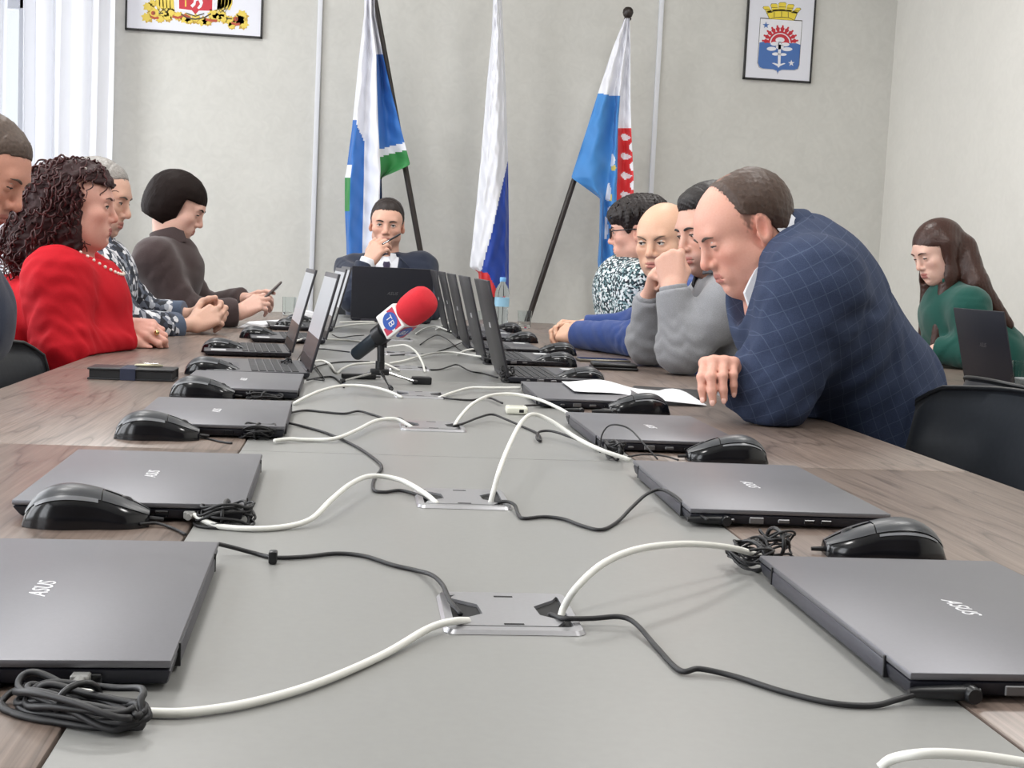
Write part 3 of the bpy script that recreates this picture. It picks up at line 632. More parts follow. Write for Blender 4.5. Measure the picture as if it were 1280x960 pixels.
def col3(u, v, s):
    if s < .42: return 0 if v < 118+(u-757)*.2 else 1
    if s < .66:
        if v < 120: return 0
        # white tree fragments on the blue
        for (a, b, ra, rb) in ((764, 200, 5, 8), (760, 240, 4, 12), (757, 285, 3, 14), (765, 262, 6, 4)):
            if ((u-a)/ra)**2+((v-b)/rb)**2 < 1: return 0
        for (a, b, ra, rb) in ((767, 210, 3, 4), (763, 247, 2.5, 4)):
            if ((u-a)/ra)**2+((v-b)/rb)**2 < 1: return 3
        return 1
    if v < 160: return 0
    if v > 300: return 1 if v > 318 else 0
    x = (s-.66)/.34*24-1; P_ = 24.; c = ((v-160) % P_)-P_/2           # red lattice with white curved windows
    if v < 163+abs(x-11)*.2 or x < 3.2+1.2*math.sin(v*.26): return 2
    win = ((x-13-2*math.sin(c*.2))/8.5)**2+(c/(7.4-.28*x))**2
    side = ((x-24)/7)**2+((abs(c)-12)/6.5)**2
    return 0 if win < 1 or side < .8 else 2
fix(cloth('cloth', rows, [.02, -.03, .04, -.02, .05, -.01], col3, [FW, FLB, FR, FY], FY0, None, seed=6, vs=1.4, sub=8), r)

stand_for_flags((.66, FY0+.085, 0))
# ================================================================ framed emblems on the back wall
FRAMEM = plain('black_frame', (28, 27, 30), .35); POSTER = plain('poster_paper', (226, 227, 236), .35, vary=.005)
def flat(name, rgb): return plain(name, rgb, .5, vary=.02)
EGOLD, EOCHRE, ERED, EBLUE, EDARK, EBRICK = flat('emblem_gold', (226, 200, 84)), flat('emblem_ochre', (196, 160, 66)), flat('emblem_red', (196, 44, 58)), flat('emblem_blue', (72, 112, 178)), flat('emblem_outline', (66, 60, 44)), flat('emblem_brick', (176, 74, 44))
EWHITE = flat('emblem_white', (232, 232, 238)); EYEL = flat('emblem_yellow', (236, 212, 70))
YP = YB-0.022
def poster(quad, label):
    # quad: tl, tr, br, bl as photo points
    Q = [aty(u, v, YP) for u, v in quad]; c = sum(Q)/4; r = empty('framed_emblem', W((c[0], YB-.001, c[2]))); tag(r, label, 'framed picture', None)
    x0 = min(q[0] for q in Q); x1 = max(q[0] for q in Q); z0 = min(q[2] for q in Q); z1 = max(q[2] for q in Q); t = .011
    x0 = (Q[0][0]+Q[3][0])/2; x1 = (Q[1][0]+Q[2][0])/2
    z0 = (Q[2][2]+Q[3][2])/2; z1 = (Q[0][2]+Q[1][2])/2
    m = MB()
    for lo, hi in (((x0, z0), (x0+t, z1)), ((x1-t, z0), (x1, z1)), ((x0, z0), (x1, z0+t)), ((x0, z1-t), (x1, z1))):
        m.box((lo[0], YB-.024, lo[1]+TZ), (hi[0], YB-.001, hi[1]+TZ), .0015, 1)
    fix(m.build('frame', FRAMEM), r)
    sh = fix(MB().box((x0+t*.5, YB-.020, z0+t*.5+TZ), (x1-t*.5, YB-.004, z1-t*.5+TZ)).build('sheet', POSTER, smooth=False), r)
    return r, sh
def shape(sh, name, polys, mat, layer, thick=.0004):
    y = YB-.020-layer*.0005; m = MB()
    for pl in polys:
        P = [aty(u, v, YP) for u, v in pl]; n = len(P)
        V = [(p[0], y, p[2]+TZ) for p in P]+[(p[0], y+thick, p[2]+TZ) for p in P]
        m.add(V, [tuple(range(n)), tuple(range(n, 2*n))[::-1]]+[(i, n+i, n+(i+1) % n, (i+1) % n) for i in range(n)])
    o = m.build(name, mat, None, smooth=False); o.parent = sh; return o
def disc(u, v, a, b=None, n=20, a0=0, a1=360, rot=0):
    b = b or a; return [(u+a*math.cos(math.radians(a0+(a1-a0)*k/n)), v+b*math.sin(math.radians(a0+(a1-a0)*k/n))) for k in range(n+(0 if a1-a0 == 360 else 1))]
def E2(L): return [(900+x/8, y/8) for x, y in L]           # from an enlarged view of the right emblem
r, sh = poster(((938.5, -62), (1025.5, -62), (1013, 103.5), (929.5, 99)), 'black-framed emblem with gold crown, red gear sun and white tree on blue')
crown = []
for (bx0, bx1, tx0, tx1, by, ty) in ((483, 525, 432, 498, 128, 60), (527, 583, 508, 578, 112, 34), (585, 655, 587, 664, 108, 22), (660, 712, 670, 742, 116, 40), (712, 770, 750, 808, 132, 75)):
    crown.append(E2([(bx0, by), (tx0, ty+18), (tx0+12, ty+4), (tx1-12, ty+4), (tx1, ty+16), (bx1, by)]))
crown.append(E2([(462, 112), (540, 96), (620, 92), (700, 100), (776, 120), (742, 205), (620, 196), (498, 190)]))
shape(sh, 'crown_outline', [[(u+(u-977)*.03, v+(v-14)*.05) for u, v in p] for p in crown], EDARK, 1)
shape(sh, 'crown', crown, EYEL, 2)
shape(sh, 'crown_joint', [E2([(470, 128), (540, 108), (620, 104), (700, 112), (770, 132), (769, 138), (700, 118), (620, 110), (540, 114), (472, 134)]), E2([(500, 186), (560, 172), (620, 168), (690, 174), (744, 200), (744, 206), (690, 180), (620, 174), (560, 178), (500, 192)])]
      +[E2([(x, y), (x+5, y), (x+5, y+55), (x, y+55)]) for x, y in ((540, 118), (614, 112), (680, 118))]+[E2([(x, y), (x+w_, y+2), (x+w_, y+6), (x, y+5)]) for x, y, w_ in ((452, 90, 50), (516, 72, 60), (590, 66, 70), (672, 78, 62), (736, 104, 56))], EDARK, 3)
shd = E2([(407, 185), (820, 212), (790, 650), (775, 690), (740, 703), (620, 700), (590, 712), (577, 745), (566, 710), (535, 696), (430, 688), (395, 672), (378, 630)])
def scale_poly(p, k):
    cx = sum(a for a, b in p)/len(p); cy = sum(b for a, b in p)/len(p); return [(cx+(a-cx)*k, cy+(b-cy)*k) for a, b in p]
shape(sh, 'shield_outline', [scale_poly(shd, 1.022)], EDARK, 1); shape(sh, 'shield_field', [shd], EWHITE, 2)
shape(sh, 'blue_field', [E2([(395, 425), (450, 415), (500, 430), (600, 425), (700, 432), (760, 432), (804, 448), (789, 650), (774, 688), (740, 700), (620, 697), (588, 709), (577, 738), (568, 708), (535, 693), (430, 685), (397, 670), (380, 630)])], EBLUE, 3)
teeth = []
for k in range(10):
    a = math.radians(180+8+k*18.2); cx, cy = 602, 430
    ca, sa = math.cos(a), math.sin(a); px, py = -sa, ca
    P = lambda r_, w_: (cx+r_*ca+w_*px, cy+r_*sa*.98+w_*py)
    teeth.append(E2([P(120, -11), P(150, -22), P(165, -8), P(178, -10), P(186, 0), P(178, 10), P(165, 8), P(150, 22), P(120, 11)]))
teeth.append(E2(disc(602, 432, 92, 92, 20, 180, 360)))
ring = E2(disc(602, 430, 120, 118, 24, 180, 360)+disc(602, 430, 104, 100, 24, 360, 180)); teeth.append(ring)
shape(sh, 'gear_sun', teeth, ERED, 4)
tree = [E2(disc(600, 400, 45, 28)), E2(disc(548, 438, 44, 20)), E2(disc(652, 445, 42, 20)), E2(disc(515, 488, 48, 20)), E2(disc(672, 492, 52, 20)), E2(disc(556, 540, 36, 16)), E2(disc(632, 545, 34, 14)), E2([(583, 420), (612, 420), (604, 640), (640, 630), (655, 636), (600, 660), (585, 678), (572, 660), (518, 632), (540, 628), (578, 640)]), E2(disc(598, 470, 40, 24))]
shape(sh, 'tree', tree, EWHITE, 5)
def star(cx, cy, R, n=5, r2=.38): return [(cx+(R if k % 2 == 0 else R*r2)*math.sin(PI*k/n), cy-(R if k % 2 == 0 else R*r2)*math.cos(PI*k/n)) for k in range(2*n)]
shape(sh, 'star', [E2(star(460, 252, 36))], EBLUE, 4); shape(sh, 'star', [E2(star(713, 632, 34))], EWHITE, 5)
# left emblem: only its lower half is in the picture
def E1(L): return [(140+x/5.818, y/5.818) for x, y in L]
r, sh = poster(((159.5, -200), (333.5, -192), (328.7, 49.2), (157.2, 36)), 'large black-framed emblem with a red shield and gold leaves near the curtain')
shape(sh, 'shield_outline', [E1([(470, -420), (752, -420), (742, 88), (640, 90), (606, 118), (574, 88), (476, 72)])], EWHITE, 2)
shape(sh, 'shield', [E1([(484, -410), (738, -410), (728, 78), (632, 76), (606, 106), (580, 74), (488, 62)])], ERED, 3)
shape(sh, 'sable', [E1([(570, 40), (592, 20), (600, -20), (580, -60), (600, -140), (640, -140), (650, -20), (662, 20), (650, 52), (632, 66), (620, 58), (640, 30), (628, 0), (612, 8), (606, 36), (586, 56)])], EWHITE, 4)
shape(sh, 'arrow', [E1([(533, -80), (539, -80), (541, 48), (530, 48)])], EGOLD, 4)
rnd = random.Random(4); leaves = []; shades = []
def leaf(cx, cy, R, a):
    pts = []
    for k in range(14):
        th = a+2*PI*k/14; rr = R*(1.0 if k % 2 == 0 else .68)*(1+.25*math.cos(th-a)); pts.append((cx+rr*math.cos(th), cy+rr*math.sin(th)*.9))
    return pts
for cx, cy, R in ((260, 40, 40), (255, 120, 40), (300, 90, 46), (345, 140, 34), (380, 100, 40), (430, 90, 38), (480, 110, 40), (530, 130, 42), (560, 150, 34), (606, 135, 36), (660, 150, 40), (690, 160, 36), (730, 110, 44), (770, 130, 40), (820, 130, 40), (870, 150, 44), (910, 150, 46), (950, 110, 44), (955, 180, 38), (865, 190, 30), (300, 20, 30), (940, 150, 40), (790, 90, 36), (400, 130, 30)):
    leaves.append(E1(leaf(cx, cy, R, rnd.uniform(0, 6)))); shades.append(E1(leaf(cx+5, cy+6, R*1.05, rnd.uniform(0, 6))))
for s, bx in ((1, 300), (-1, 890)):                       # supporters' paws and scroll shapes
    for k in range(5):
        x = bx+s*(10+k*26); leaves.append(E1([(x, -300), (x+16, -300), (x+s*26+14, 20+k*16), (x+s*40, 70), (x+s*24, 74), (x+s*6, 30+k*8)]))
shape(sh, 'leaf_outline', shades, EOCHRE, 2); shape(sh, 'gold_leaves', leaves, EGOLD, 3)
def band(pts, w): return E1([(x, y-w) for x, y in pts]+[(x, y+w) for x, y in pts[::-1]])
for _pl in [band([(440, 120), (480, 130), (530, 110), (570, 130)], 9), band([(280, 120), (310, 132), (340, 130)], 8), band([(680, 140), (720, 150), (765, 150)], 9), band([(868, 165), (900, 178), (930, 174)], 9), E1(disc(300, 95, 16)), E1(disc(900, 138, 17))]: shape(sh, 'ribbon', [_pl], EBRICK, 4)
shape(sh, 'scroll', [band([(500, 100), (540, 128), (606, 140), (670, 128), (720, 100)], 5), band([(540, 95), (606, 118), (670, 98)], 4), E1(disc(306, 95, 6)), E1(disc(906, 138, 6)), band([(340, 96), (372, 96)], 5), band([(836, 134), (872, 136)], 5)]+[band([(x, 60), (x+s*20, 90), (x+s*60, 60)], 3) for x, s in ((330, 1), (770, 1), (840, -1), (420, -1))], EDARK, 5)

# ================================================================ microphone on its little tripod
mp_ = tab(480, 474); MX, MY = mp_[0], 2.97
R_, U_, D_ = AX
def to_w(v): return v[0]*R_+v[1]*U_+v[2]*D_
e1 = to_w((.69, .486, -.50)); e1 /= np.linalg.norm(e1)
e2 = to_w((.424, -.887, -.20)); e2 -= e1*(e1@e2); e2 /= np.linalg.norm(e2); e3 = np.cross(e1, e2)
if e3@D_ < 0: e3 = -e3
S = .060
ca = aty(487, 402, 2.945); cc = ca+e3*S/2                      # cube centre
mic = empty('microphone', W(cc)); tag(mic, 'reporter microphone with red foam and white cube on a small tripod', 'microphone')
def Mx(o): return Matrix(((e1[0], e2[0], e3[0], o[0]), (e1[1], e2[1], e3[1], o[1]), (e1[2], e2[2], e3[2], o[2]), (0, 0, 0, 1)))
Rl = Mx((0, 0, 0)); AL = Rl @ Matrix.Rotation(PI/2, 4, 'Y')     # lathe axis z -> e1
FOAM = plain('red_foam', (206, 40, 52), .95, vary=.12, scale=900, bump=.5); CUBEW = plain('white_cube_plastic', (232, 230, 228), .3, vary=.01)
TB, TR = plain('cube_blue', (44, 84, 168), .4, vary=.01), plain('cube_red', (188, 52, 78), .4, vary=.01)
MB().lathe([(0, .010), (.020, .012), (.026, .020), (.033, .032), (.0365, .045), (.0375, .062), (.037, .080), (.0345, .092), (.029, .101), (.019, .1065), (.008, .108), (0, .108)], 40, M=AL).build('foam_windscreen', FOAM, mic, angle=3)
mb = MB()
b = bmesh.new(); bmesh.ops.create_cube(b, size=S); bmesh.ops.bevel(b, geom=list(b.edges), offset=.003, segments=3, profile=.5, affect='EDGES')
mb.bm(b, 0, Rl); cube = mb.build('station_cube', CUBEW, mic)
MB().lathe([(.019, S/2-.004), (.0225, S/2-.002), (.0225, S/2+.012), (.019, S/2+.014)], 32, M=AL).build('collar', BLACKP, mic)
MB().lathe([(0, -.150), (.0135, -.150), (.0155, -.146), (.017, -.06), (.0185, -.03), (.0185, .02), (0, .02)], 32, M=AL).build('grip', plain('grip_blue_black', (38, 46, 54), .35), mic)
MB().lathe([(.0205, -.072), (.0235, -.070), (.0235, -.045), (.0205, -.043)], 32, M=AL).build('clip', BLACKP, mic)
for nx in ((0, 0, -1), (0, 1, 0), (0, 0, 1), (0, -1, 0)):        # panel on every side of the cube
    n_ = Vector(nx); xa = Vector((1, 0, 0)); ya = n_.cross(xa)
    L = Rl @ Matrix(((xa.x, ya.x, n_.x, n_.x*S/2), (xa.y, ya.y, n_.y, n_.y*S/2), (xa.z, ya.z, n_.z, n_.z*S/2), (0, 0, 0, 1)))
    h = S/2-.006
    MB().prism([(-h, -h), (h, -h), (h, h), (-h, h)], .0, .00035, M=L).build('panel', TR, cube, smooth=False)
    MB().prism([(-h, -.006), (-.004, -.006), (-.004, -h), (h*.2, -h), (h*.2, h), (-h, h)], .0003, .0006, M=L).build('white_patch', CUBEW, cube, smooth=False)
    pts = [(.002+.0205*math.cos(a), .0205*math.sin(a)) for a in np.linspace(0, 2*PI, 36, endpoint=False)]
    MB().prism([(x, y) for x, y in pts], .0006, .0009, M=L).build('blue_disc', TB, cube, smooth=False)
    rot = -PI/2 if nx in ((0, 0, -1),) else PI/2
    text_mesh('letters', 'ТВ', .021, .0003, CUBEW, cube, L @ Matrix.Translation((.002, 0, .0011)) @ Matrix.Rotation(rot, 4, 'Z'))
post = np.array([MX, MY+.01, 0]); jt = cc-e1*.058-np.array([0, 0, .024])
def L0(p): return np.array(p)-cc
MB().tube([L0(jt+[0, 0, .012]), L0(jt), L0((jt[0]+.002, jt[1], .045))], [.008, .0085, .0085], 14).build('swivel', BLACKP, mic)
MB().tube([L0((jt[0]-.014, jt[1], jt[2])), L0((jt[0]+.014, jt[1], jt[2]))], .0065, 14).build('joint_screw', BLACKP, mic)
MB().tube([L0((jt[0], jt[1], .052)), L0((jt[0], jt[1], .020))], [.0105, .0105], 16).build('post', BLACKP, mic)
MB().box(tuple(L0((jt[0]-.022, jt[1]-.012, .020))), tuple(L0((jt[0]+.022, jt[1]+.012, .034))), .003, 2).build('hub', BLACKP, mic)
for u, v in ((426, 477), (521, 478), (489, 486)):
    t_ = tab(u, v, .005); a_ = np.array([jt[0], jt[1], .030])
    lg = MB().tube([L0(a_), L0(a_*.55+t_*.45)], .0036, 10).tube([L0(a_*.55+t_*.45), L0(t_)], .0026, 10).build('leg', CHROME, mic)
    MB().tube([L0(t_+(a_-t_)*.10), L0(t_)], [.005, .0052], 10).build('foot', RUBBER, lg)

# ================================================================ small things on the table
def on(u, v, z=0): return W(tab(u, v, z))
PET = glass_mat('clear_plastic', (236, 244, 248), .0, 1.12); GLASSM = glass_mat('clear_glass', (246, 250, 250), .0, 1.3); WATER = glass_mat('water', (240, 248, 252), 0, 1.2)
CAPB = plain('blue_cap', (110, 170, 225), .4)
b = empty('water_bottle', on(626, 407)); tag(b, 'clear plastic water bottle with a blue cap', 'bottle')
MB().lathe([(0, .003), (.026, .0), (.031, .006), (.0315, .03), (.029, .045), (.0315, .06), (.029, .075), (.0325, .09), (.0335, .13), (.0335, .145), (.030, .165), (.022, .182), (.0135, .194), (.0125, .205), (.0115, .206)], 32).build('body', PET, b, angle=3)
MB().lathe([(.0336, .088), (.0341, .088), (.0341, .130), (.0336, .130)], 32).build('label_band', plain('bottle_label', (150, 196, 222), .4), b)
MB().lathe([(0, .222), (.013, .222), (.0145, .219), (.0145, .203), (.013, .202)], 24).build('cap', CAPB, b)
def tumbler(u, v, r_, h_, label, z=0, sides=9):
    t = empty('drinking_glass', on(u, v, z)); tag(t, label, 'glass', 'clear faceted tumblers')
    MB().lathe([(0, 0), (r_*.86, 0), (r_*.9, .004), (r_, h_), (r_*.95, h_), (r_*.84, .014), (0, .012)], sides).build('bowl', GLASSM, t, angle=.2)
tumbler(655, 410, .033, .078, 'clear faceted glass on the table, right of the water bottle')
tumbler(361, 394, .033, .085, 'clear empty glass on the table between the phone and the open laptops at the left')
tumbler(602, 410, .030, .075, 'clear glass half hidden behind the open laptops on the right')
nb = empty('notebook', W((-.485, 2.91, 0)), .02); tag(nb, 'thick black notebook with an elastic strap in front of the woman in red', 'notebook')
MB().box((-.090, -.045, 0), (.090, .045, .004), .0015, 2).box((-.090, -.045, .021), (.090, .045, .025), .0015, 2).box((-.090, .041, 0), (.090, .046, .025), .002, 2).build('cover', plain('notebook_black', (26, 27, 31), .45), nb)
MB().box((-.086, -.042, .004), (.086, .042, .021)).build('pages', plain('notebook_pages_dark', (24, 25, 28), .7), nb, smooth=False)
MB().box((-.022, -.0462, -.0004), (.010, .0462, .0256), .001, 1).build('elastic_strap', plain('navy_strap', (38, 44, 66), .7), nb)
kp = empty('pen', W((-.455, 2.92, .029))); tag(kp, 'short pale metal pen lying on the black notebook', 'pen')
MB().tube([(-.03, 0, 0), (-.026, 0, 0), (.022, .004, 0), (.030, .005, 0)], [.0012, .0034, .0034, .0015], 10).build('barrel', plain('champagne_metal', (190, 184, 160), .3, metal=.8), kp); MB().tube([(-.01, .0, .0036), (.02, .003, .0042)], .0011, 6).build('clip', CHROME, kp)
ph = empty('mobile_phone', W((.745, 3.97, 0)), .02); tag(ph, 'dark phone with a pale edge lying behind the black wallet', 'phone')
MB().box((-.08, -.037, 0), (.08, .037, .009), .004, 3).build('case', plain('phone_gold_grey', (116, 112, 102), .3, metal=.6), ph); MB().box((-.077, -.034, .0088), (.077, .034, .0094), .0004, 1).build('screen', GLOSSB, ph)
wl = empty('wallet', W((.722, 3.68, 0)), -.06); tag(wl, 'black leather wallet lying in front of the grey sweater sleeves', 'wallet')
MB().box((-.066, -.042, 0), (.066, .042, .009), .004, 3).box((-.064, -.042, .009), (.064, .038, .019), .0045, 3).build('leather', plain('wallet_black', (20, 20, 22), .35, bump=.1, scale=200), wl)
ub = empty('usb_adapter', W((.305, 2.50, 0)), -.06); tag(ub, 'small white plastic adapter box with a black socket on the grey strip', 'adapter')
MB().box((-.021, -.022, 0), (.021, .022, .014), .004, 3).build('housing', plain('ivory_plastic', (222, 222, 208), .4), ub); MB().box((.004, -.0225, .004), (.013, -.0215, .010), .0006, 1).build('socket', BLACKP, ub)
MB().box((-.014, -.006, .0138), (.012, .010, .0144), .0004, 1).build('raised_print', plain('ivory_darker', (196, 196, 184), .5), ub)  # print in a darker ivory than the housing
ad = empty('cable_adapter', W((.145, 3.03, 0)), .1); tag(ad, 'small black adapter block behind the right foot of the tripod', 'adapter')
MB().box((-.022, -.015, 0), (.022, .015, .017), .003, 2).build('housing', BLACKP, ad); MB().box((-.03, -.006, .004), (-.02, .006, .012), .001, 1).build('connector', PORTM, ad)
a2 = empty('cable_adapter', W((-.0, 3.10, 0)), .2); tag(a2, 'flat black adapter lying left of the tripod post', 'adapter')
MB().box((-.04, -.012, 0), (.04, .012, .012), .003, 2).build('housing', BLACKP, a2); MB().box((.04, -.005, .003), (.052, .005, .009), .001, 1).build('connector', PORTM, a2)
# paper sheets over the fourth right laptop
def sheet(name, corners, bend, label, mat=PAPER, n=18, m=10, th=.0006, group=None, fn=None):
    a, b2, c2, d2 = [np.array(tab(*p)) for p in corners]; V = []; F = []       # far-left, far-right, near-right, near-left
    for lay in (0, 1):
        for i in range(n+1):
            for j in range(m+1):
                s, t = i/n, j/m; p = a*(1-s)*(1-t)+b2*s*(1-t)+c2*s*t+d2*(1-s)*t
                p = p+np.array([0, 0, bend(s, t)+lay*th]); V.append(W(p))
    N = (n+1)*(m+1)
    for lay in (0, 1):
        for i in range(n):
            for j in range(m):
                q = lay*N+i*(m+1)+j; f = (q, q+1, q+m+2, q+m+1); F.append(f if lay == 0 else f[::-1])
    rim = [i*(m+1) for i in range(n+1)]+[n*(m+1)+j for j in range(1, m+1)]+[i*(m+1)+m for i in range(n-1, -1, -1)]+[j for j in range(m-1, 0, -1)]
    for k in range(len(rim)): x, y = rim[k], rim[(k+1) % len(rim)]; F.append((x, y, N+y, N+x))
    return tag(MB().add(V, F).build(name, mat, angle=1.2), label, 'paper', group)
n = NT('printed_paper'); n.b.inputs['Roughness'].default_value = .7
br = n.n('ShaderNodeTexBrick'); br.inputs['Scale'].default_value = 60; br.inputs['Color1'].default_value = (*lin((150, 150, 156)), 1); br.inputs['Color2'].default_value = (*lin((236, 237, 240)), 1); br.inputs['Mortar'].default_value = (*lin((238, 239, 242)), 1)
br.inputs['Mortar Size'].default_value = .045; br.inputs['Row Height'].default_value = .12; br.inputs['Brick Width'].default_value = .35
n.l(n.coord(), br.inputs['Vector']); cl_ = n.mix(.35, lin((238, 239, 243)), br.outputs['Color']); n.l(cl_, n.b.inputs['Base Color']); PRINT = n.m
sheet('paper_sheet', ((702, 477, .0255), (858, 492, .012), (884, 507, .003), (718, 489, .0265)), lambda s, t: .012*math.sin(PI*min(1, s*1.6))**2*(.4+.6*(1-t))+.008*max(0, 1-((s-.9)/.12)**2)*(1-t), 'printed white sheets lying over the fourth closed laptop on the right', PRINT)
fo = empty('document_folder', W((.70, 3.00, 0)), -.3); tag(fo, 'thin black folder under the white printed sheets', 'folder')
MB().box((-.07, -.10, 0), (.10, .11, .006), .002, 2).build('cover', BLACKP, fo); MB().box((.094, -.09, .0055), (.100, .10, .0075), .0008, 1).build('edge_band', GLOSSB, fo)
sheet('paper_sheet', ((312, 402, .001), (352, 400, .001), (348, 409, .001), (296, 410, .001)), lambda s, t: 0.001*s, 'white sheet lying under the hands holding the phone', PRINT)

# ================================================================ second table at the right wall
SZ = -.035; TZ2 = TZ+SZ
t2 = empty('side_table', (2.03, 4.5, 0)); tag(t2, 'wood-topped side table along the right wall', 'table')
fix(MB().box((1.79, 3.0, TZ2-.036), (2.32, 5.7, TZ2), .0025, 2).build('wood_top', WOOD), t2)
fix(MB().box((1.92, 3.1, .02), (1.96, 5.6, TZ2-.037), .003, 1).build('modesty_panel', plain('panel_brown', (86, 70, 60), .5)), t2)
for y in (3.06, 5.6): fix(MB().box((1.88, y-.02, 0), (2.26, y+.02, TZ2-.037), .003, 1).build('leg_panel', plain('panel_brown', (86, 70, 60), .5)), t2)
a_, b_ = tab(1206, 468, SZ+.02), tab(1264, 478, SZ+.02); d_ = (b_-a_)/np.linalg.norm(b_-a_)
o_ = place_laptop(lap_black, a_+d_*.30, a_, 1, 'open black laptop on the side table at the right picture edge'); o_.location.z += SZ; o_.scale = (1.0, .84, 1.0)
tumbler(1276, 487, .036, .09, 'clear glass on the side table at the right picture edge', SZ)
sheet('paper_sheet', ((1165, 446, SZ+.001), (1196, 446, SZ+.001), (1202, 452, SZ+.001), (1166, 453, SZ+.001)), lambda s, t: .001*s, 'white sheet on the side table before the woman in green', PRINT)

# ================================================================ chairs (seat faces +x)
def chair_proto(mat):
    r = empty('office_chair')
    MB().box((-.22, -.24, .40), (.24, .24, .475), .03, 4).build('seat', mat, r, angle=1.2)
    # curved padded backrest, wrapping slightly round the sitter
    n, m, th = 24, 12, .045; V = []; F = []
    for lay in (0, 1):
        for i in range(n+1):
            s = -1+2*i/n
            for j in range(m+1):
                t = j/m; z = .45+.36*t
                w_ = .265*(1-.03*t**3); cor = (1-max(0, abs(s)-.86)/.14*.07*t**4)
                y = s*w_*(1+.02*math.sin(PI*t)); zz = .45+(z-.45)*cor+(-.02*s*s*t)
                x = -.25-.06*t+.10*abs(s)**2.4-(th if lay == 0 else 0)*(1-.75*max(abs(s)**10, t**10, (1-t)**10))
                x += (th*.4*max(abs(s)**10, t**10, (1-t)**10) if lay == 1 else 0)*-1
                V.append((x, y, zz))
    N = (n+1)*(m+1)
    for lay in (0, 1):
        for i in range(n):
            for j in range(m):
                q = lay*N+i*(m+1)+j; f = (q, q+1, q+m+2, q+m+1); F.append(f if lay == 1 else f[::-1])
    rim = [i*(m+1) for i in range(n+1)]+[n*(m+1)+j for j in range(1, m+1)]+[i*(m+1)+m for i in range(n-1, -1, -1)]+[j for j in range(m-1, 0, -1)]
    for k in range(len(rim)): x, y = rim[k], rim[(k+1) % len(rim)]; F.append((x, y, N+y, N+x))
    MB().add(V, F).build('backrest', mat, r, angle=2)
    pts = [V[N+q] for q in rim if True]; pts = [((V[q][0]+V[N+q][0])/2, V[q][1]*1.008, V[q][2]+.002) for q in rim]
    MB().tube(pts+[pts[0]], .0055, 8, cap=False).build('piping', BLACKP, r, angle=3)
    for s in (-1, 1):
        MB().tube([(-.2, s*.18, .41), (-.3, s*.19, .40), (-.33, s*.19, .5), (-.335, s*.18, .62)], .011, 10).build('back_bracket', BLACKP, r)
    for sx in (-1, 1):
        for sy in (-1, 1): MB().tube([(sx*.18, sy*.19, .41), (sx*.23, sy*.22, 0.0)], [.016, .011], 10).build('leg', BLACKP, r)
    return r
ch = chair_proto(LEATHER); chn = [0]
def place_chair(x, y, a, label, sy=1, sz=1):
    o = ch if chn[0] == 0 else copy_tree(ch); chn[0] += 1
    o.location = (x, y, 0); o.rotation_euler = (0, 0, a); o.scale = (1, sy, sz); tag(o, label, 'chair', 'black leatherette chairs')
place_chair(.905, 2.275, PI, 'dark chair nearest the camera at the right edge, beside the man in checked suit', 1.06, 1.04)
place_chair(-.525, 2.97, 0, 'empty dark chair at the left picture edge before the woman in red')
place_chair(1.83, 3.02, .08, 'dark chair with only its top edge showing behind the right-hand chair')
place_chair(2.45, 3.62, PI, 'dark chair behind the open laptop on the side table')
for x_, y_, a_, lb_ in ((1.22, 3.72, PI, 'man in the grey sweater'), (1.24, 4.36, PI, 'bald man in the blue sweater'), (1.22, 4.98, PI, 'woman in the plaid shirt'), (.13, 6.66, -PI/2, 'man facing the camera with a pen'),
                       (-1.0, 5.10, 0, 'woman in the brown jacket'), (-1.05, 4.36, 0, 'man in the patterned sweater'), (-1.05, 3.72, 0, 'woman in red'), (-1.17, 3.14, 0, 'man cut by the left picture edge'), (2.56, 4.98, PI, 'woman in green')):
    place_chair(x_, y_, a_, 'dark chair carrying the '+lb_)
place_chair(.86, 5.70, PI, 'dark chair with one corner showing beside the plaid shirt')
# ================================================================ figures: soft solid bodies
def smin(a, b, k):
    h = np.clip(.5+.5*(b-a)/k, 0, 1); return b*(1-h)+a*h-k*h*(1-h)
def v3(*a): return np.array(a, float)
def unit(a): a = np.asarray(a, float); return a/np.linalg.norm(a)
class Fr:                                    # local frame: columns X (person's right), Y forward, Z up
    def __init__(s, o, fwd, up, k=1.0):
        Y = unit(fwd); Z = np.asarray(up, float); Z = unit(Z-Y*(Z@Y)); s.R = np.stack([np.cross(Y, Z), Y, Z], 1); s.o = np.asarray(o, float); s.k = k
    def p(s, *q): return s.o+s.k*(s.R @ np.asarray(q, float))
    def inv(s, P): return (P-s.o) @ s.R/s.k
def cap(a, b, ra, rb=None):
    a = np.asarray(a, float); b = np.asarray(b, float); rb = ra if rb is None else rb; ab = b-a; L2 = ab@ab+1e-12
    def f(P):
        t = np.clip(((P-a)@ab)/L2, 0, 1); q = P-a-t[:, None]*ab
        return np.sqrt(np.einsum('ij,ij->i', q, q))-(ra+(rb-ra)*t)
    return f
def ell(c, r, R=None):
    c = np.asarray(c, float); r = np.asarray(r, float); m = r.min()
    def f(P):
        q = P-c
        if R is not None: q = q@R
        q = q/r; k0 = np.sqrt(np.einsum('ij,ij->i', q, q)); q = q/r; k1 = np.sqrt(np.einsum('ij,ij->i', q, q))
        return np.where(k0 < .02, -m, k0*(k0-1)/(k1+1e-9))
    return f
def half(o, n):
    o = np.asarray(o, float); n = unit(n); return lambda P: (P-o)@n
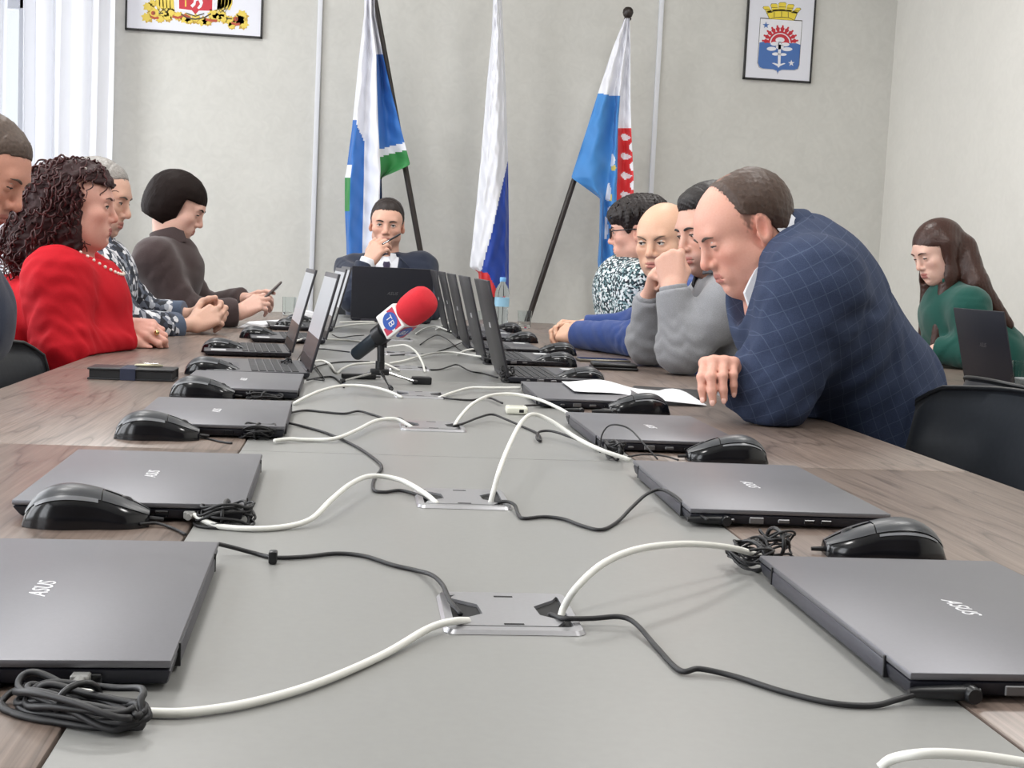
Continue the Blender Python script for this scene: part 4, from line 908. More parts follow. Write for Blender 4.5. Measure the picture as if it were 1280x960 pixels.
class S:
    def __init__(s): s.ops = []
    def u(s, f, k=.01): s.ops.append((0, f, k)); return s
    def sub(s, f, k=.01): s.ops.append((1, f, k)); return s
    def cut(s, f, k=.004): s.ops.append((2, f, k)); return s
    def disp(s, f): s.ops.append((3, f, 0)); return s
    def chain(s, pts, rs, k=.01):
        for i in range(len(pts)-1): s.u(cap(pts[i], pts[i+1], rs[i], rs[i+1]), k)
        return s
    def __call__(s, P):
        d = np.full(len(P), 9.0)
        for m, f, k in s.ops:
            e = f(P)
            if m == 0: d = smin(d, e, k)
            elif m == 1: d = -smin(-d, e, k)
            elif m == 2: d = -smin(-d, -e, k)
            else: d = d+e
        return d
_C8 = np.array([[i & 1, i >> 1 & 1, i >> 2 & 1] for i in range(8)])
def mesh_sdf(f, lo, hi, h, L=5):
    lo = np.asarray(lo, float); H = h*2**L; n = np.ceil((np.asarray(hi)-lo)/H).astype(int)
    c = np.stack(np.meshgrid(*[np.arange(k) for k in n], indexing='ij'), -1).reshape(-1, 3)
    for l in range(L, -1, -1):
        sz = h*2**l
        if l > 0:
            d = f(lo+(c+.5)*sz); c = c[np.abs(d) < sz*(1.35 if l > 1 else 1.25)+.004*(l > 1)]
            c = (c[:, None, :]*2+_C8[None]).reshape(-1, 3)
    d = f(lo+(c+.5)*h); c = c[np.abs(d) < h*1.8]
    B = 1 << 20; key = lambda q: (q[..., 0].astype(np.int64)*B+q[..., 1])*B+q[..., 2]
    cor = c[:, None, :]+_C8[None]; ck = key(cor); uk, ix = np.unique(ck.reshape(-1), return_inverse=True)
    uc = np.stack([uk//(B*B), uk//B % B, uk % B], -1); val = f(lo+uc*h); val[val == 0] = 1e-9
    cv = val[ix].reshape(-1, 8); ins = cv < 0; act = ins.any(1) & ~ins.all(1); c = c[act]; cv = cv[act]
    o = np.argsort(key(c)); c = c[o]; cv = cv[o]; kk = key(c)
    acc = np.zeros((len(c), 3)); cnt = np.zeros(len(c))
    for a in range(8):
        for ax in range(3):
            if a >> ax & 1: continue
            b = a | 1 << ax; m = (cv[:, a] < 0) != (cv[:, b] < 0); t = np.where(m, cv[:, a]/(cv[:, a]-cv[:, b]+1e-20), 0)
            p = np.repeat(_C8[a][None].astype(float), len(c), 0); p[:, ax] += t; acc[m] += p[m]; cnt[m] += 1
    V = lo+(c+acc/np.maximum(cnt, 1)[:, None])*h; Q = []
    for ax in range(3):
        b1, b2 = (ax+1) % 3, (ax+2) % 3; m = (cv[:, 0] < 0) != (cv[:, 1 << ax] < 0); cc = c[m]; flip = cv[m, 0] < 0
        e1 = np.eye(3, dtype=int)[b1]; e2 = np.eye(3, dtype=int)[b2]; ids = []; ok = np.ones(len(cc), bool)
        for off in (0*e1, -e1, -e1-e2, -e2):
            k = key(cc+off); i = np.clip(np.searchsorted(kk, k), 0, len(kk)-1); ok &= kk[i] == k; ids.append(i)
        q = np.stack(ids, 1)[ok]; fl = flip[ok]; q[~fl] = q[~fl][:, ::-1]; Q.append(q)
    return V, np.concatenate(Q)
def solid(name, f, lo, hi, h, mat, parent=None, colour=None, relax=1):
    V, Q = mesh_sdf(f, lo, hi, h)
    for _ in range(relax):                    # one light smoothing pass
        s = np.zeros_like(V); n = np.zeros(len(V))
        for a, b in ((0, 1), (1, 2), (2, 3), (3, 0)):
            np.add.at(s, Q[:, a], V[Q[:, b]]); np.add.at(n, Q[:, a], 1)
        g = n > 0; V[g] = V[g]*.5+.5*s[g]/n[g][:, None]
    me = bpy.data.meshes.new(name); me.vertices.add(len(V)); me.vertices.foreach_set('co', (V+[0, 0, TZ]).astype(np.float32).ravel())
    me.loops.add(4*len(Q)); me.loops.foreach_set('vertex_index', Q.astype(np.int32).ravel()); me.polygons.add(len(Q))
    me.polygons.foreach_set('loop_start', np.arange(0, 4*len(Q), 4, dtype=np.int32)); me.polygons.foreach_set('loop_total', np.full(len(Q), 4, np.int32))
    me.polygons.foreach_set('use_smooth', np.ones(len(Q), bool)); me.update(calc_edges=True); me.materials.append(mat)
    if colour is not None:
        at = me.color_attributes.new('Col', 'FLOAT_COLOR', 'POINT'); c = colour(V); at.data.foreach_set('color', np.c_[c, np.ones(len(c))].astype(np.float32).ravel())
    o = bpy.data.objects.new(name, me); C.objects.link(o)
    if parent: o.parent = parent; o.matrix_parent_inverse = Matrix.Translation(parent.location).inverted()
    return o
def bounds(pts, m): P = np.array(pts); return P.min(0)-m, P.max(0)+m
def wave(P, seed, wl, n=4):
    r = np.random.RandomState(seed); d = np.zeros(len(P)); w = np.zeros(len(P))
    for i in range(n):
        k = r.randn(3); k /= np.linalg.norm(k); q = P@k*2*PI/(wl*r.uniform(.7, 1.5)); w = np.sin(q+r.uniform(0, 6)+1.3*w); d += w
    return d/n

# ---- skin
def skin_mat(name):
    n = NT(name); a = n.n('ShaderNodeVertexColor', layer_name='Col')
    t = n.n('ShaderNodeTexNoise'); t.inputs['Scale'].default_value = 260; t.inputs['Detail'].default_value = 3; n.l(n.coord(), t.inputs['Vector'])
    n.l(n.mix(.10, a.outputs['Color'], t.outputs['Fac'], 'OVERLAY'), n.b.inputs['Base Color'])
    n.b.inputs['Roughness'].default_value = .5; n.b.inputs['Specular IOR Level'].default_value = .4
    n.b.inputs['Subsurface Weight'].default_value = .12; n.b.inputs['Subsurface Radius'].default_value = (.010, .004, .002); n.b.inputs['Subsurface Scale'].default_value = .6
    n.bump(t.outputs['Fac'], .08, .0008); return n.m
SKIN = skin_mat('skin')
def hairm(name, rgb, rough=.5): return plain(name, rgb, rough, vary=.22, scale=160, bump=.35, spec=.35)
EYEW = plain('eye_white', (214, 206, 200), .25, vary=0); LASH = plain('eyelash_dark', (34, 26, 24), .6)
def iris_mat(nm, rgb): return plain(nm, rgb, .15, vary=.2, scale=300)

# ---- hand
KN = [(.026, .092), (.006, .096), (-.014, .090), (-.031, .080)]; FL = [(.041, .025, .020), (.046, .029, .021), (.042, .027, .020), (.033, .020, .018)]; FRD = [.0092, .0095, .0090, .0080]
class Hand:
    def __init__(s, w, d, n, side, curl=((20, 25, 15),)*4, spread=1.0, k=1.0, thumb=None):
        s.w = np.asarray(w, float); s.d = unit(d); n = np.asarray(n, float); s.n = unit(n-s.d*(n@s.d)); s.t = np.cross(s.n, s.d)*(1 if side == 'R' else -1); s.k = k
        s.f = S(); g = S(); s.pts = [s.w]; s.tips = []
        P = lambda t, d_, n_: s.w+k*(t*s.t+d_*s.d+n_*s.n)
        for (t, d_), r in zip(KN, (.0128, .0132, .0128, .012)):
            g.u(cap(P(t*.55, .008, 0), P(t, d_, 0), .0150*k, r*1.04*k), .011*k)
        g.u(ell(P(.016, .040, -.010), (.018*k, .036*k, .016*k), np.stack([s.t, s.d, s.n], 1)), .014*k)
        g.u(ell(P(-.022, .045, -.008), (.014*k, .036*k, .014*k), np.stack([s.t, s.d, s.n], 1)), .012*k)
        s.f.u(g, .001)
        for i in range(4):
            t, d_ = KN[i]; a = math.radians((4, 0, -4, -9)[i]*spread); dd = math.cos(a)*s.d+math.sin(a)*s.t; p = P(t, d_, 0); th = 0; c = S(); pts = [p]; r0 = FRD[i]
            rs = [r0*1.12, r0*1.0, r0*.94, r0*.80]
            for j in range(3):
                th += math.radians(curl[i % len(curl)][j]); v = math.cos(th)*dd-math.sin(th)*s.n; p = p+k*FL[i][j]*v; pts.append(p)
            for j in range(3): c.u(cap(pts[j], pts[j+1], rs[j]*k, rs[j+1]*k), .004*k)
            for j in (0, 1): c.u(cap(pts[j], pts[j]+1e-4, rs[j]*1.07*k), .004*k)
            s.tips.append((pts[-1], v, math.cos(th)*s.n+math.sin(th)*dd, r0*k)); s.f.u(c, .0045*k); s.pts += pts
        tp = thumb or [(.018, .020, -.008), (.043, .052, -.016), (.052, .086, -.020), (.050, .112, -.022)]
        tp = [P(*q) for q in tp]; c = S().chain(tp, [.0155*k, .0125*k, .0112*k, .0092*k], .006*k); s.f.u(c, .010*k); s.pts += tp
        v = unit(tp[-1]-tp[-2]); s.tips.append((tp[-1], v, unit(np.cross(v, np.cross(s.n+s.t*.6, v))), .011*k))
    def nails(s, parent, mat, which=(0, 1, 2, 3)):
        for i in which:
            p, v, nn, r = s.tips[i]; q = p+nn*r*.62+v*r*.18; x = np.cross(v, nn); R = np.stack([x, v, nn], 1)
            solid('fingernail', ell(q, (r*.62, r*.80, r*.26), R), q-.016, q+.016, .0011, mat, parent)

# ---- head.  local: X right, Y forward, Z up, origin between the eyes' level and the ears
def head_sdf(F, o):
    k = F.k; g = o.get; s = S(); P = F.p; wid = g('wid', 1.0); E = lambda c, r, R=F.R: ell(P(*c), np.array(r)*k, R)
    s.u(E((0, -.008, .030), (.0765*wid, .098, .086)), .01)
    s.u(E((0, .030, .022), (.066*wid, .066, .060)), .03)
    s.u(E((0, .030, -.050), (.058*wid, .060, .062)), .035)
    s.u(E((0, .068, -.099+.004*g('chin', 0)), (.021, .021, .016)), .028)
    for x in (-1, 1):
        s.u(E((x*.050*wid*g('jaw', 1), .005, -.066), (.017, .026, .022)), .035)
        s.u(E((x*.043*wid, .062, -.026), (.023, .022, .018)), .026)
        if g('fat', 0): s.u(E((x*(.030+.014*g('fat'))*wid, .034, -.066), (.024, .034, .032)), .035)
    if g('fat', 0): s.u(E((0, .026, -.092-.014*g('fat')), (.042, .044, .026)), .04)
    s.u(cap(P(-.036, .084, .018), P(.036, .084, .018), .0125*k), .018*k)
    for x in (-1, 1): s.sub(E((x*.0325, .106, -.001), (.020, .022, .0135)), .014)
    ns = g('nose', 1.0)
    s.u(cap(P(0, .090, .010), P(0, .1065+.006*(ns-1), -.028), .0075*k, .0100*k*ns), .012*k)
    s.u(E((0, .1075+.010*(ns-1), -.036), (.0108*ns, .0115*ns, .0098*ns)), .008)
    for x in (-1, 1): s.u(E((x*.0125*ns, .0965, -.0395), (.0075*ns, .0105, .0075*ns)), .006)
    s.sub(E((.006, .103, -.0475), (.0042, .006, .004)), .003); s.sub(E((-.006, .103, -.0475), (.0042, .006, .004)), .003)
    # mouth
    m = g('mouth', 0)
    s.u(E((0, .080, -.070), (.034, .018, .022)), .018)
    s.u(cap(P(-.017, .0900, -.0655), P(.017, .0900, -.0655), .0050*k), .006*k); s.u(E((0, .0940, -.0650), (.012, .006, .0052)), .005)
    s.u(cap(P(-.014, .0895, -.0760), P(.014, .0895, -.0760), .0062*k), .006*k)
    s.sub(cap(P(-.024, .0920, -.0712+m), P(0, .0980, -.0703), .0016*k), .0035*k); s.sub(cap(P(.024, .0920, -.0712+m), P(0, .0980, -.0703), .0016*k), .0035*k)
    s.sub(E((0, .094, -.0885), (.018, .007, .0055)), .010)
    # eyelids
    op = g('open', .5)
    for x in (-1, 1):
        s.u(E((x*.0325, .0795, -.001), (.0162, .0158, .0146)), .005)
        if op > 0: s.sub(E((x*.0330, .0965, -.0025), (.0136, .012, .0078*op)), .0012)
        s.sub(cap(P(x*.021, .0935, .0075), P(x*.044, .0885, .0065), .0012*k), .003*k)      # lid crease
    # ears
    ez = g('ear', 1.0)
    for x in (-1, 1):
        c = (x*(.0790*wid), -.004, -.008); R = F.R @ np.array(Euler((.18, 0, x*-.42)).to_matrix())
        e = S().u(ell(P(*c), np.array((.0085, .0205, .0335))*k*ez, R), .003).u(ell(P(x*.0765*wid, -.000, -.030), np.array((.007, .010, .013))*k*ez, R), .006)
        e.sub(ell(P(x*(.0870*wid), .002, -.003), np.array((.0075, .0115, .0205))*k*ez, R), .005)
        e.u(cap(P(x*.0800*wid, .012, -.012), P(x*.0790*wid, .010, -.020), .0045*k), .004*k)
        s.u(e, .005)
    return s
def head_colour(F, o, base, lips=None):
    base = np.array(lin(base)); lips = np.array(lin(lips or (176, 106, 98))); st = o.get('stubble', 0); red = o.get('red', .5)
    RED = base*np.array([1.02, .70, .66]); STB = base*np.array([.60, .60, .64])+.01
    def f(V):
        q = F.inv(V); c = np.repeat(base[None], len(V), 0); g = lambda p, r: np.exp(-(((q-np.array(p))/np.array(r))**2).sum(1))
        near = (np.abs(q[:, 0]) < .12) & (np.abs(q[:, 1]) < .14) & (np.abs(q[:, 2]) < .16)
        r = np.zeros(len(V))
        for x in (-1, 1): r += .7*g((x*.045, .075, -.035), (.024, .03, .022))+.9*g((x*.082, -.004, -.008), (.010, .03, .04))
        r += .8*g((0, .112, -.036), (.016, .016, .014)); r = np.clip(r*red, 0, 1)*near; c = c*(1-r[:, None])+RED*r[:, None]
        if st:
            b = ((q[:, 2] < -.050-.25*np.maximum(0, .06-q[:, 1])*0) & (q[:, 1] > -.005)).astype(float)*near
            b = np.clip((-.046-.012*np.sin(np.clip(q[:, 1], 0, .1)*30)-q[:, 2])/.014, 0, 1)*np.clip((q[:, 1]+.005)/.02, 0, 1)*np.clip((.135+q[:, 2])/.03, 0, 1)*near*st; c = c*(1-b[:, None])+STB*b[:, None]
        if 'scalp' in o:
            ln, hc, mx = o['scalp']; b = np.clip(.35-ln(q)/.007, 0, 1)*near*mx*np.clip((.105-q[:, 1])/.02, 0, 1); c = c*(1-b[:, None])+np.array(lin(hc))*b[:, None]
        l = np.maximum(((q[:, 0]/.024)**2+((q[:, 2]+.0655)/.0058)**2 < 1), ((q[:, 0]/.022)**2+((q[:, 2]+.0762)/.0066)**2 < 1)) & (q[:, 1] > .081) & near
        l = l*.85; c = c*(1-l[:, None])+lips*l[:, None]
        return c
    return f
def project(f, p, d, n=24):
    p = np.asarray(p, float).copy(); d = unit(d)
    for _ in range(n): p = p-d*f(p[None])[0]*.8
    return p
def face_parts(root, F, sd, o, browm, irism):
    k = F.k; gz = o.get('gaze', (0, 0)); Y = F.R[:, 1]
    for x in (-1, 1):
        if o.get('open', .5) > 0:
            c = F.p(x*.0325, .0795, -.001); ey = solid('eye', ell(c, (.0143*k,)*3), c-.016*k, c+.016*k, .0016*k, EYEW, root)
            d = unit(F.R @ v3(gz[0], 1, gz[1])); q = c+d*.0106*k
            solid('iris', ell(q, (.0062*k, .0062*k, .0046*k), np.stack([unit(np.cross(d, [0, 0, 1.])), np.cross(unit(np.cross(d, [0, 0, 1.])), d), d], 1)), q-.008*k, q+.008*k, .001*k, irism, ey)
        op = o.get('open', .5); zl = -.0025+.0074*op
        pts = [project(sd, F.p(x*(.0325+t*.0132), .110, zl-.0045*t*t*max(op, .3)-(.004 if op == 0 else 0)), Y) for t in np.linspace(-1, 1, 9)]
        MB().tube([W(p+Y*.0004) for p in pts], [.0009*k]+[.0018*k*o.get('lash', 1)]*7+[.0009*k], 6).build('eyelash', LASH, None).parent = None
        o_ = C.objects[-1]; o_.parent = root; o_.matrix_parent_inverse = Matrix.Translation(root.location).inverted()
        bz = o.get('brow', .0); pts = [project(sd, F.p(x*(.014+t*.036), .125, .017+bz+.007*math.sin(t*2.3)-.004*t+(o.get('frown', 0)*(t-.4))), Y) for t in np.linspace(0, 1, 9)]
        w = o.get('browr', .0030)*k
        b = MB().tube([W(p) for p in pts], [w*.8, w, w*1.05, w, w*.95, w*.85, w*.7, w*.5, w*.25], 8).build('eyebrow', browm)
        b.parent = root; b.matrix_parent_inverse = Matrix.Translation(root.location).inverted()
def hairline(pts, k=1.0):
    ys = [p[0] for p in pts]; zs = [p[1] for p in pts]
    def f(q):                                # signed distance to the hairline, negative where hair grows
        e = .006; g = (np.interp(q[:, 1]+e, ys, zs)-np.interp(q[:, 1]-e, ys, zs))/(2*e)
        z0 = (np.interp(q[:, 1]-e, ys, zs)+np.interp(q[:, 1], ys, zs)*2+np.interp(q[:, 1]+e, ys, zs))/4
        return (z0-q[:, 2])/np.sqrt(1+g*g)+.0035*np.sin(q[:, 1]*520+q[:, 0]*300)*np.sin(q[:, 2]*410+q[:, 0]*230)
    return f
def skull(F, o, sk=None):
    k = F.k; w = o.get('wid', 1); sk = S()
    return sk.u(ell(F.p(0, -.008, .030), np.array((.0765*w, .098, .086))*k, F.R), .01).u(ell(F.p(0, .030, .022), np.array((.066*w, .066, .060))*k, F.R), .03).u(ell(F.p(0, -.03, -.045), np.array((.058*w, .055, .045))*k, F.R), .03).u(cap(F.p(-.036, .084, .018), F.p(.036, .084, .018), .0125*k), .018*k)
def short_hair(F, o, thick, line, wl=.005, amp=.0008, taper=.034):
    # hair shell over the skull, thinning out towards the hairline
    k = F.k; sk = skull(F, o)
    def f(P):
        q = F.inv(P); r = line(q); tp = np.clip(-r/taper, 0, 1); tp = tp*(1.6-.6*tp)
        d = sk(P)-(thick(q) if callable(thick) else thick)*k*(.12+.88*tp); d = -smin(-d, -(r-.001)*k, .003*k)
        st = np.sin((q[:, 0]+.3*np.sin(q[:, 2]*60))*2*PI/wl)*np.sin(q[:, 1]*90+q[:, 2]*50)
        return d+tp*(amp*st+amp*1.2*wave(P, 3, .012*k, 3))
    return f
# ---- figure
def slab(x0, x1, y0, y1, z0, z1):
    c = v3((x0+x1)/2, (y0+y1)/2, (z0+z1)/2); h = v3((x1-x0)/2, (y1-y0)/2, (z1-z0)/2)
    def f(P):
        q = np.abs(P-c)-h; return np.sqrt((np.maximum(q, 0)**2).sum(1))+np.minimum(q.max(1), 0)
    return f
TABLES = [slab(TX0-.002, TX1+.002, -1, 6.452, -.052, .0008), slab(1.788, 2.322, 3.0, 5.702, SZ-.038, SZ+.0008)]
class Person:
    def __init__(s, label, base, name='person'):
        s.r = empty(name, W(base)); tag(s.r, label, 'person'); s.base = base
    def add(s, o): o.parent = s.r; o.matrix_parent_inverse = Matrix.Translation(s.r.location).inverted(); return o
def torso(sp, g=0.0, soft=.07):
    # sp: pelvis, belly, chest, neck, sh (right, left); radii in metres, g inflates
    up = unit(sp['neck']-sp['pelvis']); lr = unit(sp['sh'][0]-sp['sh'][1]); fw = unit(np.cross(up, lr)); up = np.cross(lr, fw); R = np.stack([lr, fw, up], 1); s = S()
    for key in ('pelvis', 'belly', 'chest'):
        r = np.array(sp['r_'+key])+g; s.u(ell(sp[key], r, R), soft)
    uc = unit(sp['neck']-sp['chest'])
    for i, sh in enumerate(sp['sh']):
        s.u(cap(sp['neck']-uc*.035, sh, sp.get('r_trap', .045)+g, sp.get('r_sh', .058)+g), .05)
    sp['R'] = R; return s
def sleeve(s, sh, el, wr, ra, g, cutw=True, fold=.004, k=.045, seed=1):
    # one arm of a garment: shoulder, elbow, wrist with radii ra; rings of folds at the elbow
    a = S().u(cap(sh, el, ra[0]+g, ra[1]+g), .01).u(cap(el, wr, ra[1]*.98+g, ra[2]+g), .03)
    d1 = unit(el-sh); d2 = unit(wr-el)
    if fold:
        nv = np.cross(d1, d2+1e-3); bx = unit(d2-d1*.6+1e-3)
        def fo(P):
            e = P-el; w = np.exp(-(e**2).sum(1)/.085**2); n1 = wave(P, seed, .13, 2)
            sh_w = np.exp(-((P-sh)**2).sum(1)/.10**2); t = (P-sh)@d1
            ring_ = np.sin((e@bx)*2*PI/.040+2.6*np.sin(e@nv*24+2*n1)); low = np.clip(ring_+.2, -.3, 1)
            return fold*(.75*w*low+.5*sh_w*np.sin(t*2*PI/.05+n1*3)+.6*wave(P, seed+5, .10, 3)+.25*wave(P, seed+8, .05, 2))
        a.disp(fo)
    if cutw: a.cut(half(wr, d2), .006)
    s.u(a, k); return s
def skin_body(p, sp, hd, o, colour, hands, arms, h, neck_r=.055, skinm=None):
    # head, neck, chest, arms and hands as one continuous surface
    F = hd; s = S(); sd = head_sdf(F, o)
    s.u(torso(sp, -.028), .02)
    s.u(cap(sp['neck']-unit(sp['neck']-sp['chest'])*.05, F.p(0, -.022, -.055), neck_r*1.12, neck_r*1.0), .03)
    for (sh, el, wr, ra), hn in zip(arms, hands):
        if wr is None: continue
        s.u(cap(sh, el, ra[0]*.62, ra[1]*.62), .03); s.u(cap(el, wr, ra[1]*.62, .026), .02)
        if hn is not None:
            s.u(cap(wr, hn.w+hn.d*.012*hn.k, .026*hn.k, .021*hn.k), .02); s.u(hn.f, .012)
    s.u(sd, .018)
    pts = [F.p(a, b, c) for a in (-.1, .1) for b in (-.11, .13) for c in (-.13, .125)]+[sp['pelvis'], sp['chest']]+list(sp['sh'])
    for (sh, el, wr, ra), hn in zip(arms, hands):
        if wr is not None: pts += [el, wr]
        if hn is not None: pts += hn.pts
    lo, hi = bounds(pts, .06); lo = np.maximum(lo, sp['pelvis']-[.5, .5, .12]) if False else lo
    bs = S().u(s, .001)
    for tf in TABLES: bs.sub(tf, .003)
    b = solid('body', bs, lo, hi, h, skinm or SKIN, p.r, colour)
    return b, sd, s
def legs(p, sp, fwd, mat, h=.012):
    fwd = unit([fwd[0], fwd[1], 0]); lr = v3(-fwd[1], fwd[0], 0); pe = sp['pelvis']; s = S().u(ell(pe+v3(0, 0, -.02), np.array(sp['r_pelvis'])+.01, sp['R']), .02)
    fl = -TZ
    for x in (-1, 1):
        hip = pe+lr*x*.09+v3(0, 0, -.05); kn = hip+fwd*.42+lr*x*.04; kn[2] = fl+.50; an = kn+fwd*.02; an[2] = fl+.10
        s.u(cap(hip, kn, .085, .062), .05); s.u(cap(kn, an, .060, .046), .03)
        sh_ = S().u(ell(an+fwd*.07+v3(0, 0, -.06), (.135, .05, .04), np.stack([fwd, lr, [0, 0, 1]], 1)), .01).cut(half([0, 0, fl+.002], [0, 0, -1]), .004).u(cap(an+v3(0, 0, -.05), an+v3(0, 0, .0), .045, .042), .03)
        solid('shoe', sh_, an-[.3, .3, .12], an+[.3, .3, .1], .008, BLACKP, p.r)
    lo, hi = bounds([pe+fwd*.5, pe-fwd*.1, pe+lr*.3, pe-lr*.3, pe+[0, 0, .1], [pe[0], pe[1], fl+.06]], .16)
    solid('trousers', s, lo, hi, h, mat, p.r)
def ring(c, R, n, rx, ry, r, mat, name, p, tilt=0.0, tube=10, z=0.0):
    pts = []
    for t in np.linspace(0, 2*PI, n): pts.append(W(c+R @ v3(rx*math.cos(t), ry*math.sin(t), z-tilt*math.sin(t))))
    return p.add(MB().tube(pts, r, tube, cap=False).build(name, mat, angle=3))
# ================================================================ people
A = lambda u, v, y: aty(u, v, y)
def head_at(u, v, y, fwd, up=(0, 0, 1), k=1.0, lm=(0, .1185, -.036)):
    F = Fr((0, 0, 0), fwd, up, k); F.o = A(u, v, y)-k*(F.R @ np.array(lm)); return F
def fabric(name, rgb, rough=.85, vary=.08, scale=350, bump=.25, sheen=.2): return plain(name, rgb, rough, vary=vary, scale=scale, bump=bump, spec=.2, sheen=sheen)
def check_mat(name, base, line, rot, period=.042, width=.05, fine=.35):
    n = NT(name); co = n.coord((1, 1, 1), 'Object', rot); sx = n.n('ShaderNodeSeparateXYZ'); n.l(co, sx.inputs[0]); tot = None
    for ax, per in (('X', period), ('Z', period*1.15)):
        d = n.n('ShaderNodeMath', operation='DIVIDE'); d.inputs[1].default_value = per; n.l(sx.outputs[ax], d.inputs[0])
        f = n.n('ShaderNodeMath', operation='FRACT'); n.l(d.outputs[0], f.inputs[0])
        l = n.n('ShaderNodeMath', operation='LESS_THAN'); l.inputs[1].default_value = width; n.l(f.outputs[0], l.inputs[0])
        if tot is None: tot = l.outputs[0]
        else: m = n.n('ShaderNodeMath', operation='MAXIMUM'); n.l(tot, m.inputs[0]); n.l(l.outputs[0], m.inputs[1]); tot = m.outputs[0]
    t = n.n('ShaderNodeTexNoise'); t.inputs['Scale'].default_value = 500; n.l(co, t.inputs['Vector'])
    b = n.ramp(t.outputs['Fac'], [(.3, tuple(x*.85 for x in lin(base))), (.7, tuple(x*1.15 for x in lin(base)))])
    ml = n.n('ShaderNodeMath', operation='MULTIPLY'); ml.inputs[1].default_value = fine; n.l(tot, ml.inputs[0])
    n.l(n.mix(ml.outputs[0], b, lin(line)), n.b.inputs['Base Color']); n.b.inputs['Roughness'].default_value = .85; n.b.inputs['Specular IOR Level'].default_value = .2
    n.bump(t.outputs['Fac'], .2, .001); return n.m
def patch_mat(name, cols, scale=90, kind='F1'):
    n = NT(name); co = n.coord((1, 1, 1)); v = n.n('ShaderNodeTexVoronoi'); v.inputs['Scale'].default_value = scale; n.l(co, v.inputs['Vector'])
    s = n.n('ShaderNodeSeparateColor'); n.l(v.outputs['Color'], s.inputs[0]); N = len(cols)
    n.l(n.ramp(s.outputs[0], [(i/N, lin(c)) for i, c in enumerate(cols)], 'CONSTANT'), n.b.inputs['Base Color']); n.b.inputs['Roughness'].default_value = .85; return n.m
TROUS = fabric('dark_trousers', (38, 40, 48)); WSHIRT = fabric('white_shirt', (226, 228, 234), .7, .03, 300, .1)
SK = (205, 160, 140)
def garment(p, sp, arms, g, mat, name='jacket', cutf=None, h=.006, foldamp=.004, cuffs=(True, True), seed=1, body_fold=.0035, soft=.07, wl=.11):
    t = torso(sp, g, soft); R = sp['R']
    t.disp(lambda P: body_fold*wave(P, seed, wl, 3))
    for i, (sh, el, wr, ra) in enumerate(arms):
        if wr is not None: sleeve(t, sh, el, wr, ra, g, True, foldamp, seed=seed+i)
    if cutf: cutf(t)
    for tf in TABLES: t.sub(tf, .004)
    pts = [sp['pelvis']-v3(0, 0, .05), sp['chest'], sp['neck']]+list(sp['sh'])
    for sh, el, wr, ra in arms:
        if wr is not None: pts += [el, wr]
    lo, hi = bounds(pts, max(sp['r_belly'])+.06)
    p.gar = t
    return solid(name, t, lo, hi, h, mat, p.r)
def collar(p, sp, F, mat, name='collar', r0=.062, hgt=.035, thick=.004, open_=.5, up=.0, off=None):
    # standing collar: a band round the neck, open at the front
    c = sp['neck']+up*unit(sp['neck']-sp['chest'])+(0 if off is None else v3(*off)); ax = unit(F.p(0, -.022, -.055)-c); fw = unit(F.R[:, 1]-ax*(F.R[:, 1]@ax)); rt = np.cross(fw, ax); V = []; Fc = []; n = 40
    for i in range(n+1):
        a = PI/2+open_+(2*PI-2*open_)*i/n; d = rt*math.cos(a)+fw*math.sin(a)
        for rr, z in ((r0*1.14, -hgt*.5), (r0*1.03, hgt*.5), (r0*1.03-thick*.3, hgt*.54), (r0*1.03-thick, hgt*.5), (r0*1.14-thick, -hgt*.5)): V.append(W(c+d*rr+ax*z))
    for i in range(n):
        for j in range(5): a = i*5+j; b = i*5+(j+1) % 5; Fc.append((a, b, b+5, a+5))
    Fc.append(tuple(range(5))); Fc.append(tuple(n*5+j for j in range(5))[::-1])
    return p.add(MB().add(V, Fc).build(name, mat, angle=.8))
def cuff(p, el, wr, r, mat, ln=.03, name='cuff'):
    d = unit(wr-el); f = S().u(cap(wr-d*.03, wr+d*ln, r, r*.96), .01).cut(half(wr+d*ln, d), .003)
    return solid(name, f, wr-.1, wr+.1, .004, mat, p.r)

